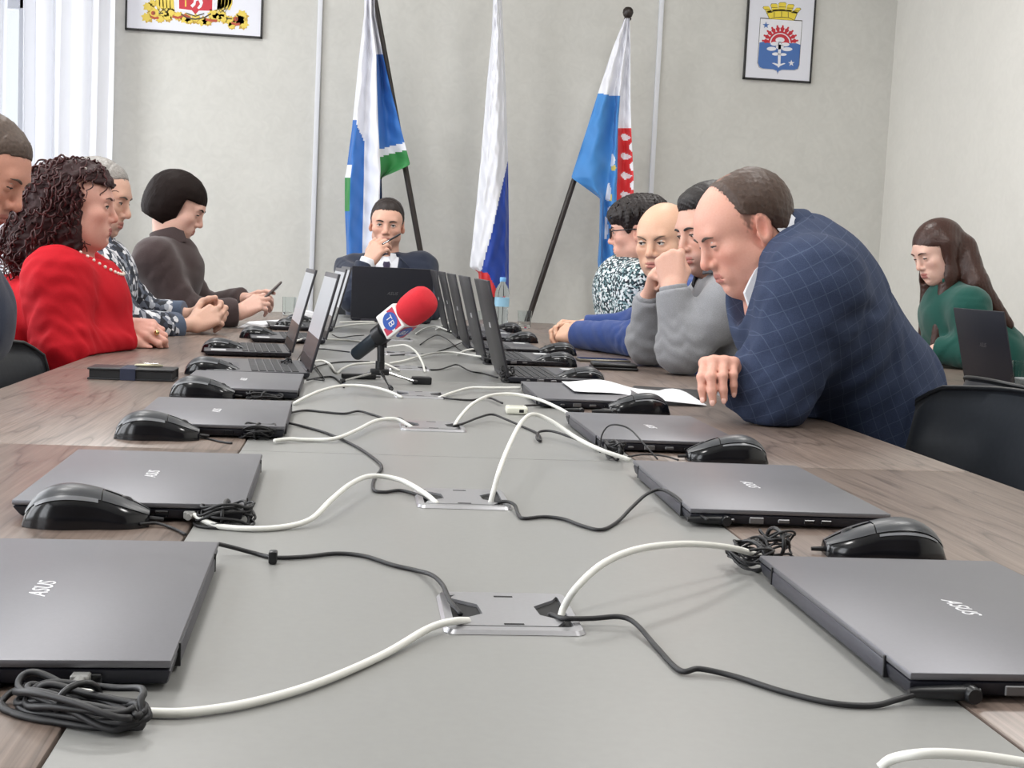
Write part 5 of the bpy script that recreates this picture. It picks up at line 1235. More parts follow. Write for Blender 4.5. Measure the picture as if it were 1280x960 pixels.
# ---------------------------------------------------------------- man in the checked suit (right foreground)
def big_man():
    y = 2.62; p = Person('balding man in a blue checked suit jacket leaning over the table at the right', (1.16, y, -TZ))
    F = head_at(878, 335, y-.02, (-.90, -.10, -.46), (-.42, 0, .9), .985)
    nk = A(976, 312, y)
    sp = dict(pelvis=v3(1.13, y+.17, -.17), belly=v3(1.085, y+.12, .03), chest=A(1010, 385, y), neck=nk, sh=(A(985, 335, y+.20), A(1018, 358, y-.19)),
              r_pelvis=(.20, .165, .15), r_belly=(.190, .175, .20), r_chest=(.205, .155, .19), r_trap=.048, r_sh=.070)
    eL = tab(970, 486, .070); wL = A(928, 482, 2.48); eR = v3(1.03, y+.34, -.02); wR = v3(1.00, y+.10, -.12)
    ra = (.088, .068, .046)
    aR = (sp['sh'][0], eR, wR, ra); aL = (sp['sh'][1], eL, wL, ra)
    hw = A(912, 474, 2.49); wL = hw; aL = (sp['sh'][1], eL, wL, ra)
    hL = Hand(hw, (-.50, -.72, .42), (-.25, -.10, .95), 'L', ((66, 34, 12), (66, 38, 14), (68, 40, 16), (72, 44, 18)), 1.2, .94, thumb=[(.014, .020, -.012), (.026, .050, -.030), (.018, .078, -.048), (.006, .096, -.058)])
    o = dict(open=.18, fat=1.25, wid=1.05, nose=1.08, jaw=1.05, red=.8, stubble=.12, brow=-.002)
    line = hairline([(-.12, -.075), (-.07, -.075), (-.045, -.055), (-.030, -.01), (-.018, .010), (.0, .026), (.012, .022), (.020, -.008), (.028, .002), (.031, .036), (.033, .070), (.036, .098), (.044, .2)])
    o['scalp'] = (line, (84, 66, 58), 0.75)
    col = head_colour(F, o, (214, 160, 142))
    body, sd, s = skin_body(p, sp, F, o, col, (None, hL), ((*aR[:3], ra), (*aL[:3], ra)), .0027, .066)
    hL.nails(p.r, plain('nail_pink', (222, 176, 162), .3))
    hm = hairm('hair_brown', (70, 54, 46)); face_parts(p.r, F, sd, o, hm, iris_mat('iris_grey', (90, 100, 105)))
    def thick(q):       # bare crown: the shell thins out on top
        top = np.clip((q[:, 2]-.085)/.03, 0, 1)*np.clip((q[:, 1]+.06)/.05, 0, 1); return .0080-.0085*top*np.clip(1.2-np.abs(q[:, 0])/.055, 0, 1)
    f = short_hair(F, o, thick, line, .008, .0009); lo, hi = bounds([F.p(a, b, c) for a in (-.1, .1) for b in (-.12, .1) for c in (-.1, .14)], .02)
    solid('hair', f, lo, hi, .0028, hm, p.r)
    JM = check_mat('navy_checked_wool', (52, 62, 86), (116, 128, 152), (0, .5, 0), .0245, .055, .17)
    def cutf(t):
        t.sub(cap(nk+v3(-.045, 0, .035), F.p(0, .03, -.10), .080, .098), .020)
        # deep drag folds across the sleeve top and the back
        t.disp(lambda P: .005*np.sin(((P-sp['sh'][1])@unit([.5, 0, -.8]))*2*PI/.075+2*wave(P, 9, .2, 2))*np.exp(-((P-A(1085, 455, y-.2))**2).sum(1)/.13**2))
    garment(p, sp, (aR, aL), .008, JM, 'jacket', cutf, .006, .0062, seed=3, body_fold=.004, soft=.13)
    collar(p, sp, F, WSHIRT, 'shirt_collar', .074, .046, .004, .40, .008, (-.022, 0, .0))
    lap = S()
    P1 = [A(u, v, yy) for u, v, yy in ((962, 318, y-.092), (944, 338, y-.094), (931, 366, y-.080), (937, 384, y-.075), (950, 364, y-.090), (964, 336, y-.098))]
    P2 = [q+v3(.0, .012, .0) for q in P1]; n_ = len(P1)
    p.add(MB().add([W(q) for q in P1+P2], [tuple(range(n_)), tuple(range(n_, 2*n_))[::-1]]+[(k, (k+1) % n_, n_+(k+1) % n_, n_+k) for k in range(n_)]).build('collar_leaf', WSHIRT, angle=.4))
    c = collar(p, sp, F, JM, 'jacket_collar', .086, .040, .010, .80, -.008)
    cuff(p, eL, wL, .038, WSHIRT, .018, 'shirt_cuff')
    d = unit(wL-eL); w0 = wL+d*.022; R = unit(np.cross(d, [0, 0, 1.])); U = np.cross(R, d)
    p.add(MB().tube([W(w0+.033*math.cos(t)*R+.029*math.sin(t)*U) for t in np.linspace(0, 2*PI, 28)], .006, 8, cap=False).build('watch_strap', BLACKP, angle=3))
    legs(p, sp, (-1, 0, 0), TROUS)
# ---------------------------------------------------------------- man in the grey sweater
def grey_sweater():
    y = 3.72; p = Person('dark-haired man in a grey sweater resting his mouth on his fists', (1.20, y, -TZ))
    F = head_at(849, 312, y, (-.92, -.30, -.22), (-.2, 0, 1), 1.03)
    nk = A(900, 352, y)
    sp = dict(pelvis=v3(1.22, y, -.17), belly=v3(1.18, y, .0), chest=A(925, 405, y+.03), neck=nk, sh=(A(897, 372, y+.18), A(915, 378, y-.16)),
              r_pelvis=(.19, .15, .14), r_belly=(.19, .155, .18), r_chest=(.195, .135, .18), r_trap=.055, r_sh=.066)
    eL = tab(852, 442, .050); eL[1] = 3.60; eL = A(853, 437, 3.58); wL = A(842, 362, 3.60); eR = A(812, 428, 3.86); wR = A(812, 372, 3.80)
    ra = (.070, .062, .043)
    aR = (sp['sh'][0], eR, wR, ra); aL = (sp['sh'][1], eL, wL, ra)
    fist = ((78, 88, 45),)*4
    hL = Hand(wL, A(838, 322, 3.62)-wL, (-.35, -.85, .3), 'L', ((70, 85, 40), (74, 88, 45), (78, 90, 45), (80, 90, 45)), .5, 1.05, thumb=[(.020, .020, -.010), (.036, .050, -.025), (.026, .080, -.036), (.006, .092, -.040)])
    hR = Hand(wR, A(822, 340, 3.76)-wR, (-.6, .5, .2), 'R', fist, .5, 1.0, thumb=[(.018, .020, -.010), (.034, .050, -.025), (.028, .075, -.036), (.014, .088, -.040)])
    o = dict(open=.35, fat=.55, wid=1.02, stubble=.75, red=.5, nose=1.0, jaw=1.04, gaze=(.0, -.35), brow=-.003, browr=.0036)
    line = hairline([(-.12, -.075), (-.06, -.07), (-.040, -.04), (-.02, .012), (.006, .024), (.014, -.01), (.030, -.012), (.036, .04), (.060, .066), (.090, .070), (.12, .072)])
    o['scalp'] = (line, (44, 38, 38), 0.9)
    body, sd, s = skin_body(p, sp, F, o, head_colour(F, o, (212, 166, 148)), (hR, hL), ((*aR[:3], ra), (*aL[:3], ra)), .0030, .062)
    hm = hairm('hair_near_black', (34, 30, 30)); face_parts(p.r, F, sd, o, hm, iris_mat('iris_brown', (70, 48, 34)))
    f = short_hair(F, o, lambda q: .013+.010*np.clip((q[:, 2]-.04)/.07, 0, 1), line); lo, hi = bounds([F.p(a, b, c) for a in (-.1, .1) for b in (-.12, .12) for c in (-.1, .14)], .03)
    solid('hair', f, lo, hi, .0034, hm, p.r)
    GM = fabric('heather_grey_knit', (140, 141, 145), .9, .14, 500, .35)
    garment(p, sp, (aR, aL), .006, GM, 'sweater', lambda t: t.sub(cap(nk, F.p(0, -.02, -.08), .055, .062), .01), .006, .007, seed=11)
    collar(p, sp, F, fabric('charcoal_knit', (72, 74, 80)), 'shirt_collar', .066, .05, .005, .5, .012)
    for e, w in ((eL, wL), (eR, wR)): cuff(p, e, w, .041, GM, .012, 'sweater_cuff')
    legs(p, sp, (-1, 0, 0), TROUS)
# ---------------------------------------------------------------- bald man in the blue sweater
def bald_man():
    y = 4.30; p = Person('bald man in a blue sweater turning his face to the camera', (1.20, y+.05, -TZ))
    F = head_at(810, 319, y-.06, (-.62, -.76, -.16), (-.10, -.05, 1), 1.04)
    nk = A(848, 356, y+.04)
    sp = dict(pelvis=v3(1.24, y+.05, -.17), belly=v3(1.2, y+.04, .0), chest=A(862, 405, y+.05), neck=nk, sh=(A(840, 375, y+.22), A(868, 380, y-.14)),
              r_pelvis=(.19, .15, .14), r_belly=(.19, .155, .18), r_chest=(.19, .135, .18), r_trap=.055, r_sh=.066)
    eL = A(800, 424, y-.06); wL = A(722, 418, y+.24); eR = A(790, 412, y+.42); wR = A(730, 409, y+.46); ra = (.068, .058, .043)
    aR = (sp['sh'][0], eR, wR, ra); aL = (sp['sh'][1], eL, wL, ra)
    hL = Hand(wL, A(694, 413, y+.36)-wL, (-.2, -.75, .55), 'L', ((45, 55, 30), (50, 60, 30), (52, 62, 30), (55, 60, 30)), .5, 1.0, thumb=[(.018, .020, -.006), (.040, .052, -.010), (.044, .084, -.012), (.040, .108, -.012)])
    hR = Hand(wR, A(700, 408, y+.44)-wR, (.1, .5, .75), 'R', ((35, 50, 30),)*4, .6, 1.0)
    o = dict(open=.55, fat=.45, wid=1.03, red=.45, nose=1.06, frown=.010, brow=-.004, gaze=(.25, 0), stubble=.15)
    body, sd, s = skin_body(p, sp, F, o, head_colour(F, o, (218, 174, 148)), (hR, hL), ((*aR[:3], ra), (*aL[:3], ra)), .0034, .062)
    face_parts(p.r, F, sd, o, hairm('eyebrow_grey', (112, 92, 78)), iris_mat('iris_dark', (50, 44, 40)))
    BM = fabric('royal_blue_knit', (48, 70, 128), .9, .1, 400, .3)
    garment(p, sp, (aR, aL), .006, BM, 'sweater', None, .007, .006, seed=21)
    collar(p, sp, F, BM, 'sweater_collar', .064, .04, .006, .2)
    legs(p, sp, (-1, 0, 0), TROUS, .016)
# ---------------------------------------------------------------- woman in the plaid shirt
def plaid_woman():
    y = 4.98; p = Person('short-haired woman with glasses in a dark green and white plaid shirt', (1.20, y, -TZ))
    F = head_at(760, 303, y, (-.95, .26, -.10), (-.05, 0, 1), .98)
    nk = A(783, 330, y)
    sp = dict(pelvis=v3(1.22, y, -.18), belly=v3(1.15, y, .0), chest=A(786, 375, y+.02), neck=nk, sh=(A(768, 350, y+.17), A(797, 352, y-.15)),
              r_pelvis=(.17, .14, .13), r_belly=(.165, .14, .17), r_chest=(.17, .125, .17), r_trap=.046, r_sh=.056)
    eL = A(783, 415, y-.16); wL = A(752, 415, y+.05); eR = A(760, 415, y+.3); wR = A(742, 412, y+.2); ra = (.060, .050, .040)
    aR = (sp['sh'][0], eR, wR, ra); aL = (sp['sh'][1], eL, wL, ra)
    o = dict(open=.4, wid=.97, red=.5, gaze=(0, -.2), chin=.3)
    line = hairline([(-.14, -.085), (-.07, -.085), (-.045, -.06), (-.028, -.03), (-.016, .020), (.012, .026), (.022, -.005), (.040, -.010), (.05, .02), (.075, .030), (.10, .032), (.13, .034)])
    o['scalp'] = (line, (40, 32, 32), 0.9)
    body, sd, s = skin_body(p, sp, F, o, head_colour(F, o, (222, 172, 154)), (None, None), ((*aR[:3], ra), (*aL[:3], ra)), .0036, .050)
    hm = hairm('hair_black_brown', (32, 25, 25)); face_parts(p.r, F, sd, o, hm, iris_mat('iris_brown2', (70, 48, 34)))
    f = short_hair(F, o, lambda q: .020+.012*np.clip((q[:, 2]-.02)/.08, 0, 1)+.008*np.clip((-.03-q[:, 1])/.06, 0, 1), line, .012, .0022); lo, hi = bounds([F.p(a, b, c) for a in (-.12, .12) for b in (-.14, .13) for c in (-.1, .15)], .03)
    solid('hair', f, lo, hi, .0036, hm, p.r)
    PM = patch_mat('teal_white_plaid', [(36, 52, 60), (216, 222, 224), (58, 88, 94), (30, 36, 46), (196, 208, 210), (120, 146, 150), (228, 230, 232), (40, 60, 66)], 135)
    garment(p, sp, (aR, aL), .008, PM, 'shirt', None, .007, .005, seed=31)
    collar(p, sp, F, PM, 'shirt_collar', .054, .04, .004, .4, .0)
    gl = MB(); fm = plain('glasses_frame', (30, 28, 34), .3)
    for x in (-1, 1):
        gl.tube([W(F.p(x*(.033+.024*math.cos(t)), .108-.004*abs(math.cos(t)), -.004+.019*math.sin(t))) for t in np.linspace(0, 2*PI, 24)], .0026, 6, cap=False)
        gl.tube([W(F.p(x*.057, .104, .004)), W(F.p(x*.078, .085, .006)), W(F.p(x*.083, .02, .008)), W(F.p(x*.084, -.012, .006)), W(F.p(x*.082, -.03, -.012))], .0026, 6)
    gl.tube([W(F.p(-.009, .108, .002)), W(F.p(0, .112, .004)), W(F.p(.009, .108, .002))], .0022, 6)
    p.add(gl.build('glasses', fm, angle=3))
    legs(p, sp, (-1, 0, 0), TROUS, .016)
# ---------------------------------------------------------------- chairman
def chairman():
    y = 6.42; p = Person('man in a dark suit facing the camera, hand over his mouth with a pen', (.13, y+.15, -TZ))
    F = head_at(482, 291, y-.06, (-.06, -1, -.08), (.03, 0, 1), 1.0)
    nk = A(483, 328, y+.06)
    sp = dict(pelvis=v3(.13, y+.22, -.17), belly=v3(.13, y+.16, .0), chest=A(483, 362, y+.10), neck=nk, sh=(A(440, 336, y+.06), A(526, 336, y+.06)),
              r_pelvis=(.19, .15, .14), r_belly=(.19, .145, .18), r_chest=(.20, .13, .18), r_trap=.052, r_sh=.062)
    eR = A(442, 372, y-.26); wR = A(459, 330, y-.24); eL = A(536, 384, y-.10); wL = A(500, 393, y-.28); ra = (.068, .056, .042)
    aR = (sp['sh'][0], eR, wR, ra); aL = (sp['sh'][1], eL, wL, ra)
    hR = Hand(wR, A(476, 303, y-.24)-wR, (-.45, -.80, .30), 'R', ((40, 40, 20), (42, 42, 20), (46, 45, 20), (50, 48, 25)), .6, 1.05)
    hL = Hand(wL, v3(-1, -.2, 0), (0, 0, 1), 'L')
    o = dict(open=.7, wid=1.0, red=.4, stubble=.35, gaze=(.0, 0), brow=-.002, browr=.0034, lash=1.1)
    line = hairline([(-.12, -.07), (-.06, -.07), (-.035, -.03), (-.015, .014), (.006, .026), (.014, -.005), (.030, -.002), (.036, .036), (.050, .060), (.072, .070), (.10, .072)])
    o['scalp'] = (line, (54, 44, 42), .85)
    body, sd, s = skin_body(p, sp, F, o, head_colour(F, o, (214, 168, 148)), (hR, hL), ((*aR[:3], ra), (*aL[:3], ra)), .0036, .058)
    hm = hairm('hair_dark_brown', (44, 36, 34)); face_parts(p.r, F, sd, o, hm, iris_mat('iris_dark2', (52, 46, 42)))
    f = short_hair(F, o, lambda q: .006+.007*np.clip((q[:, 2]-.05)/.06, 0, 1), line); lo, hi = bounds([F.p(a, b, c) for a in (-.1, .1) for b in (-.12, .12) for c in (-.1, .14)], .03)
    solid('hair', f, lo, hi, .0036, hm, p.r)
    SM = fabric('dark_navy_suit', (40, 46, 62), .85, .06)
    t = torso(sp, .0, .07); R = sp['R']; fw = R[:, 1]; fr = sp['chest']+fw*.13
    lo, hi = bounds([sp['pelvis'], sp['neck'], *sp['sh']], .22)
    solid('shirt', t, lo, hi, .008, WSHIRT, p.r)
    def cutf(tt):
        # V opening down to the button
        a = sp['neck']; Xr = R[:, 0]; up = R[:, 2]
        def v(P):
            q = P-sp['chest']; x = np.abs(q@Xr); z = q@up; yy = q@fw; w = np.clip((z+.06)/.26, -.2, 1.2)*.066
            return np.maximum(x-w, .02-yy)*.8
        tt.sub(v, .006)
    garment(p, sp, (aR, aL), .012, SM, 'jacket', cutf, .006, .005, seed=41)
    collar(p, sp, F, WSHIRT, 'shirt_collar', .060, .044, .004, .35, .012)
    Xr, up = R[:, 0], R[:, 2]; C0 = sp['chest']; tt = torso(sp, .016)
    def on_front(x, z, g=0): return project(tt, C0+Xr*x+up*z+fw*.4, fw)+fw*g
    tie = MB(); V = []; prof = [(.17, .014), (.16, .018), (.148, .015), (.13, .016), (.06, .026), (-.03, .036)]
    tsh = torso(sp, .003)
    for z, w_ in prof:
        q = project(tsh, C0+up*z+fw*.4, fw)
        for x, dd in ((-w_, .002), (-w_*.4, .007), (w_*.4, .007), (w_, .002)): V.append(W(q+Xr*x+fw*dd))
    Fc = []
    for i in range(len(prof)-1):
        for j in range(3): a = i*4+j; Fc.append((a, a+1, a+5, a+4))
    p.add(tie.add(V, Fc).build('tie', fabric('dark_violet_tie', (48, 40, 66), .5), angle=3))
    for s_ in (-1, 1):                           # lapels
        pts = [(s_*.066, .185), (s_*.112, .150), (s_*.088, .140), (s_*.092, .110), (s_*.020, -.050), (s_*.012, -.045), (s_*.050, .105)]
        V = [W(on_front(x, z, .006)) for x, z in pts]+[W(on_front(x, z, -.004)) for x, z in pts]; n = len(pts)
        p.add(MB().add(V, [tuple(range(n)), tuple(range(n, 2*n))[::-1]]+[(i, (i+1) % n, n+(i+1) % n, n+i) for i in range(n)]).build('lapel', SM, angle=.4))
    q = on_front(-.088, .075, .012); p.add(MB().tube([W(q+Xr*-.014), W(q+Xr*.014+up*.004)], .007, 8).build('lapel_pin', plain('pin_green', (70, 110, 100), .3, metal=.4)))
    cuff(p, eR, wR, .040, WSHIRT, .026, 'shirt_cuff')
    pen = empty('pen', W(A(489, 299, y-.36))); tag(pen, 'black pen held in the fingers of the man facing the camera', 'pen')
    d = A(496, 294, y-.37)-A(482, 302, y-.33); d = unit(d); o0 = A(489, 299, y-.36)
    MB().tube([d*-.055, d*.05, d*.062], [.0042, .0042, .0012], 10).build('barrel', BLACKP, pen); MB().tube([d*-.05+v3(0, -.005, 0), d*-.015+v3(0, -.0055, 0)], .0012, 6).build('clip', CHROME, pen)
    legs(p, sp, (0, -1, 0), TROUS, .016)
# ---------------------------------------------------------------- woman in the brown jacket
def brown_woman():
    y = 5.10; p = Person('woman with a dark bob in a brown jacket looking down at her phone', (-.98, y, -TZ))
    F = head_at(253, 284, y, (.90, -.04, -.36), (.34, 0, .94), 1.0)
    nk = A(213, 302, y)
    sp = dict(pelvis=v3(-.99, y, -.18), belly=v3(-.93, y, .0), chest=A(206, 352, y+.02), neck=nk, sh=(A(193, 324, y-.16), A(210, 322, y+.17)),
              r_pelvis=(.18, .15, .13), r_belly=(.175, .145, .17), r_chest=(.175, .125, .17), r_trap=.048, r_sh=.060)
    eR = A(232, 392, y-.16); wR = A(297, 391, y-.12); eL = A(255, 388, y+.2); wL = A(306, 375, y+.10); ra = (.064, .054, .043)
    aR = (sp['sh'][0], eR, wR, ra); aL = (sp['sh'][1], eL, wL, ra)
    hR = Hand(wR, A(321, 378, y-.10)-wR, (-.1, -.75, .6), 'R', ((25, 35, 20), (30, 40, 25), (38, 45, 25), (45, 50, 30)), .6, .95, thumb=[(.018, .020, -.008), (.036, .050, -.022), (.034, .080, -.034), (.026, .104, -.040)])
    hL = Hand(wL, A(326, 368, y+.06)-wL, (-.2, .3, .9), 'L', ((8, 15, 10), (40, 45, 25), (45, 50, 25), (50, 50, 30)), .8, .95)
    o = dict(open=.16, wid=.97, red=.45, chin=.2, nose=.98, fat=.4, lash=1.3)
    body, sd, s = skin_body(p, sp, F, o, head_colour(F, o, (216, 174, 158)), (hR, hL), ((*aR[:3], ra), (*aL[:3], ra)), .0036, .050)
    hm = plain('hair_espresso', (26, 17, 15), .62, vary=.2, scale=160, bump=.3, spec=.12); face_parts(p.r, F, sd, o, hm, iris_mat('iris_brown3', (70, 48, 34)))
    # bob: full cap with a fringe, ends at the jaw
    bob = S().u(ell(F.p(0, -.012, .036), np.array((.098, .112, .096)), F.R), .02).u(ell(F.p(0, -.040, -.030), np.array((.095, .082, .080)), F.R), .05)
    def f(P):
        q = F.inv(P); d = bob(P)
        face = np.maximum(np.maximum(.030-.25*np.clip(.03-q[:, 2], 0, .08)-q[:, 1], -9), q[:, 2]-.030)      # opens in front of the ear, below the fringe
        d = np.maximum(d, -np.maximum(-(q[:, 1]-.036-.12*np.clip(.03-q[:, 2], 0, .1)*-1), q[:, 2]-.038))
        d = np.maximum(d, -.080-.10*np.clip(q[:, 1]+.05, -.1, .1)-q[:, 2])
        a = np.arctan2(q[:, 0], q[:, 1]+.02)
        return d+.0007*np.sin(a*60+4*np.sin(q[:, 2]*22))+.0012*wave(P, 6, .03, 3)
    lo, hi = bounds([F.p(a, b, c) for a in (-.12, .12) for b in (-.15, .13) for c in (-.12, .15)], .02); solid('hair', f, lo, hi, .0036, hm, p.r)
    BM = fabric('chocolate_wool', (66, 54, 54), .9, .1)
    garment(p, sp, (aR, aL), .010, BM, 'jacket', None, .007, .006, seed=51)
    collar(p, sp, F, BM, 'jacket_collar', .072, .060, .010, .7, .012)
    legs(p, sp, (1, 0, 0), TROUS, .016)
    ph = empty('mobile_phone', W(A(333, 371, y-.04))); tag(ph, 'dark phone held up in both hands by the woman in brown', 'phone')
    dx = unit(A(344, 361, y-.02)-A(322, 382, y-.06)); dy = unit(v3(.2, -.95, .25)-dx*(v3(.2, -.95, .25)@dx)); dz = np.cross(dx, dy)
    M = Matrix(((dx[0], dy[0], dz[0], 0), (dx[1], dy[1], dz[1], 0), (dx[2], dy[2], dz[2], 0), (0, 0, 0, 1)))
    MB().box((-.075, -.036, -.0045), (.075, .036, .0045), .004, 3, M=M).build('case', plain('phone_taupe', (84, 74, 72), .4), ph)
    MB().box((-.071, -.033, .0042), (.071, .033, .0050), .0004, 1, M=M).build('screen', GLOSSB, ph)
# ---------------------------------------------------------------- grey-haired man in patterned sweater
def grey_man():
    y = 4.36; p = Person('grey-haired man in a patterned sweater with clasped hands raised on the table', (-1.0, y, -TZ))
    F = head_at(163, 271, y, (.96, -.16, -.20), (.18, 0, 1), 1.02)
    nk = A(120, 316, y)
    sp = dict(pelvis=v3(-1.04, y, -.17), belly=v3(-1.0, y, .0), chest=A(112, 365, y+.02), neck=nk, sh=(A(112, 338, y-.16), A(128, 334, y+.19)),
              r_pelvis=(.19, .15, .14), r_belly=(.19, .15, .18), r_chest=(.195, .135, .18), r_trap=.052, r_sh=.064)
    eR = A(158, 410, y-.10); wR = A(212, 409, y+.05); eL = A(178, 396, y+.30); wL = A(222, 394, y+.28); ra = (.068, .058, .044)
    aR = (sp['sh'][0], eR, wR, ra); aL = (sp['sh'][1], eL, wL, ra)
    hw = A(238, 407, y+.12); hR = Hand(hw, A(266, 393, y+.16)-hw, (-.1, -.85, .45), 'R', ((42, 62, 20), (46, 66, 25), (50, 68, 25), (52, 66, 30)), .7, 1.02, thumb=[(.018, .020, -.008), (.040, .048, -.012), (.058, .072, -.012), (.070, .094, -.012)])
    hw2 = A(244, 394, y+.26); hL = Hand(hw2, A(266, 386, y+.24)-hw2, (.1, .75, .55), 'L', ((45, 55, 30), (48, 58, 30), (52, 58, 30), (55, 58, 30)), .8, 1.0)
    o = dict(open=.3, wid=1.0, red=.4, stubble=.35, nose=1.05, gaze=(0, -.3), brow=-.003)
    line = hairline([(-.12, -.07), (-.06, -.065), (-.035, -.03), (-.015, .014), (.006, .026), (.014, -.005), (.030, .0), (.036, .04), (.055, .064), (.085, .074), (.12, .076)])
    o['scalp'] = (line, (150, 142, 134), 0.8)
    body, sd, s = skin_body(p, sp, F, o, head_colour(F, o, (212, 170, 150)), (hR, hL), ((*aR[:3], ra), (*aL[:3], ra)), .0033, .060)
    hm = hairm('hair_silver', (146, 142, 138)); face_parts(p.r, F, sd, o, hairm('eyebrow_dark_grey', (84, 72, 66)), iris_mat('iris_grey2', (80, 84, 86)))
    f = short_hair(F, o, .0085, line, .007, .0008); lo, hi = bounds([F.p(a, b, c) for a in (-.1, .1) for b in (-.12, .12) for c in (-.1, .14)], .03); solid('hair', f, lo, hi, .0034, hm, p.r)
    PM = patch_mat('black_white_knit', [(40, 44, 54), (196, 198, 204), (64, 70, 84), (34, 36, 44), (150, 154, 164), (222, 222, 226), (50, 56, 70), (96, 102, 116)], 58)
    garment(p, sp, (aR, aL), .008, PM, 'sweater', None, .006, .007, seed=61)
    RIB = fabric('blue_grey_ribbing', (76, 88, 108), .9)
    n = RIB; cuff(p, eR, wR, .052, RIB, .030, 'knit_cuff'); cuff(p, eL, wL, .052, RIB, .026, 'knit_cuff')
    DS = fabric('dark_denim', (46, 56, 74), .85); collar(p, sp, F, DS, 'shirt_collar', .064, .05, .005, .4, .01)
    legs(p, sp, (1, 0, 0), TROUS, .016)
# ---------------------------------------------------------------- woman in red
def red_woman():
    y = 3.72; p = Person('woman with curly dark red hair in a red dress with a pearl necklace', (-1.05, y, -TZ))
    F = head_at(148, 275, y, (.98, .05, .0), (.0, 0, 1), .96)
    nk = A(96, 322, y)
    sp = dict(pelvis=v3(-1.04, y, -.17), belly=v3(-.98, y, .0), chest=A(84, 392, y+.02), neck=nk, sh=(A(72, 352, y-.17), A(100, 348, y+.18)),
              r_pelvis=(.20, .17, .14), r_belly=(.195, .165, .18), r_chest=(.19, .15, .18), r_trap=.050, r_sh=.066)
    eR = A(78, 440, y-.24); wR = A(148, 424, y+.02); eL = A(112, 430, y+.26); wL = A(152, 408, y+.16); ra = (.078, .066, .050)
    aR = (sp['sh'][0], eR, wR, ra); aL = (sp['sh'][1], eL, wL, ra)
    hw = A(160, 427, y+.06); hR = Hand(hw, A(192, 429, y+.16)-hw, (0, -.25, .95), 'R', ((6, 10, 8),)*4, .4, .95, thumb=[(.016, .02, -.006), (.030, .050, -.010), (.032, .082, -.014), (.030, .106, -.016)])
    hw = A(156, 407, y+.13); hL = Hand(hw, A(182, 412, y+.10)-hw, (.3, -.75, .60), 'L', ((30, 55, 25), (36, 60, 25), (40, 62, 25), (44, 62, 30)), .6, .95)
    o = dict(open=.42, wid=1.0, red=.75, fat=.5, chin=.4, nose=.98, gaze=(0, -.15), lash=1.5, brow=.001)
    cf = head_colour(F, o, (216, 164, 148), (150, 62, 62))
    body, sd, s = skin_body(p, sp, F, o, cf, (hR, hL), ((*aR[:3], ra), (*aL[:3], ra)), .0028, .054)
    hR.nails(p.r, plain('nail_wine', (78, 28, 38), .2))
    face_parts(p.r, F, sd, o, hairm('eyebrow_brown', (74, 48, 42)), iris_mat('iris_green', (84, 84, 64)))
    hm = hairm('hair_dark_red', (44, 18, 20), .62); hm2 = plain('curl_dark_red', (62, 24, 25), .38, vary=.35, scale=30, spec=.4)
    mass = S().u(ell(F.p(0, -.022, .036), np.array((.093, .100, .083)), F.R), .03).u(ell(F.p(0, .020, .058), np.array((.074, .082, .066)), F.R), .03).u(ell(F.p(0, -.070, -.030), np.array((.105, .085, .10)), F.R), .05).u(ell(F.p(.052, -.012, -.080), np.array((.046, .046, .075)), F.R), .03).u(ell(F.p(.02, -.110, -.115), np.array((.100, .070, .095)), F.R), .05)
    def f(P):
        q = F.inv(P); d = mass(P)
        d = np.maximum(d, -np.maximum(.030+.35*np.clip(.02-q[:, 2], -.1, .0)-q[:, 1], q[:, 2]-.056-.30*(.085-q[:, 1])))
        return d+.006*wave(P, 7, .030, 4)+.003*wave(P, 8, .014, 3)
    lo, hi = bounds([F.p(a, b, c) for a in (-.14, .14) for b in (-.2, .12) for c in (-.23, .15)], .02); solid('hair', f, lo, hi, .0042, hm, p.r)
    rnd = np.random.RandomState(5); mb = MB(); cnt = 0
    while cnt < 420:                              # corkscrew curls lying over the mass
        q = v3(rnd.uniform(-.12, .14), rnd.uniform(-.19, .08), rnd.uniform(-.20, .14)); P = F.p(*q)
        if abs(f(P[None])[0]) > .010: continue
        if (q[1] > .035 and q[2] < .068) or (q[2] < -.05 and q[1] > -.02): continue
        e = 1e-3; g = unit([f((P+e*np.eye(3)[i])[None])[0]-f((P-e*np.eye(3)[i])[None])[0] for i in range(3)])
        dn = F.R @ unit(v3(rnd.uniform(-.25, .25), -.35+rnd.uniform(-.2, .2), -1 if q[2] < .08 else -.5)); dn = unit(dn-g*(g@dn)); sd_ = np.cross(g, dn)
        L = rnd.uniform(.05, .11); rr = rnd.uniform(.004, .0075); tn = rnd.uniform(2.2, 3.6); ph = rnd.uniform(0, 6); pts = []; Q = P.copy()
        for i in range(26):
            t = i/25; Q = P+dn*L*t+g*(.004-.020*t*t*0); Q = Q-g*max(-.004, f(Q[None])[0]-.004)
            pts.append(W(Q+rr*(.5+.5*t)*(math.cos(tn*2*PI*t+ph)*g+math.sin(tn*2*PI*t+ph)*sd_)))
        w = rnd.uniform(.0016, .0028); mb.tube(pts, [w*(.6+.6*math.sin(PI*min(1, .1+i/26))) for i in range(26)], 5); cnt += 1
    p.add(mb.build('curls', hm2, angle=3))
    RM = fabric('red_crepe', (186, 20, 34), .8, .06, 300, .12, .0)
    garment(p, sp, (aR, aL), .010, RM, 'dress', lambda t: t.sub(ell(nk+F.R @ v3(0, .035, .035), np.array((.078, .080, .050)), F.R), .012), .0055, .0075, seed=71, body_fold=.005)
    pearl = plain('pearl', (232, 222, 210), .25); nb_ = MB(); ax = np.array([.25, 0, .97]); bodyf = s
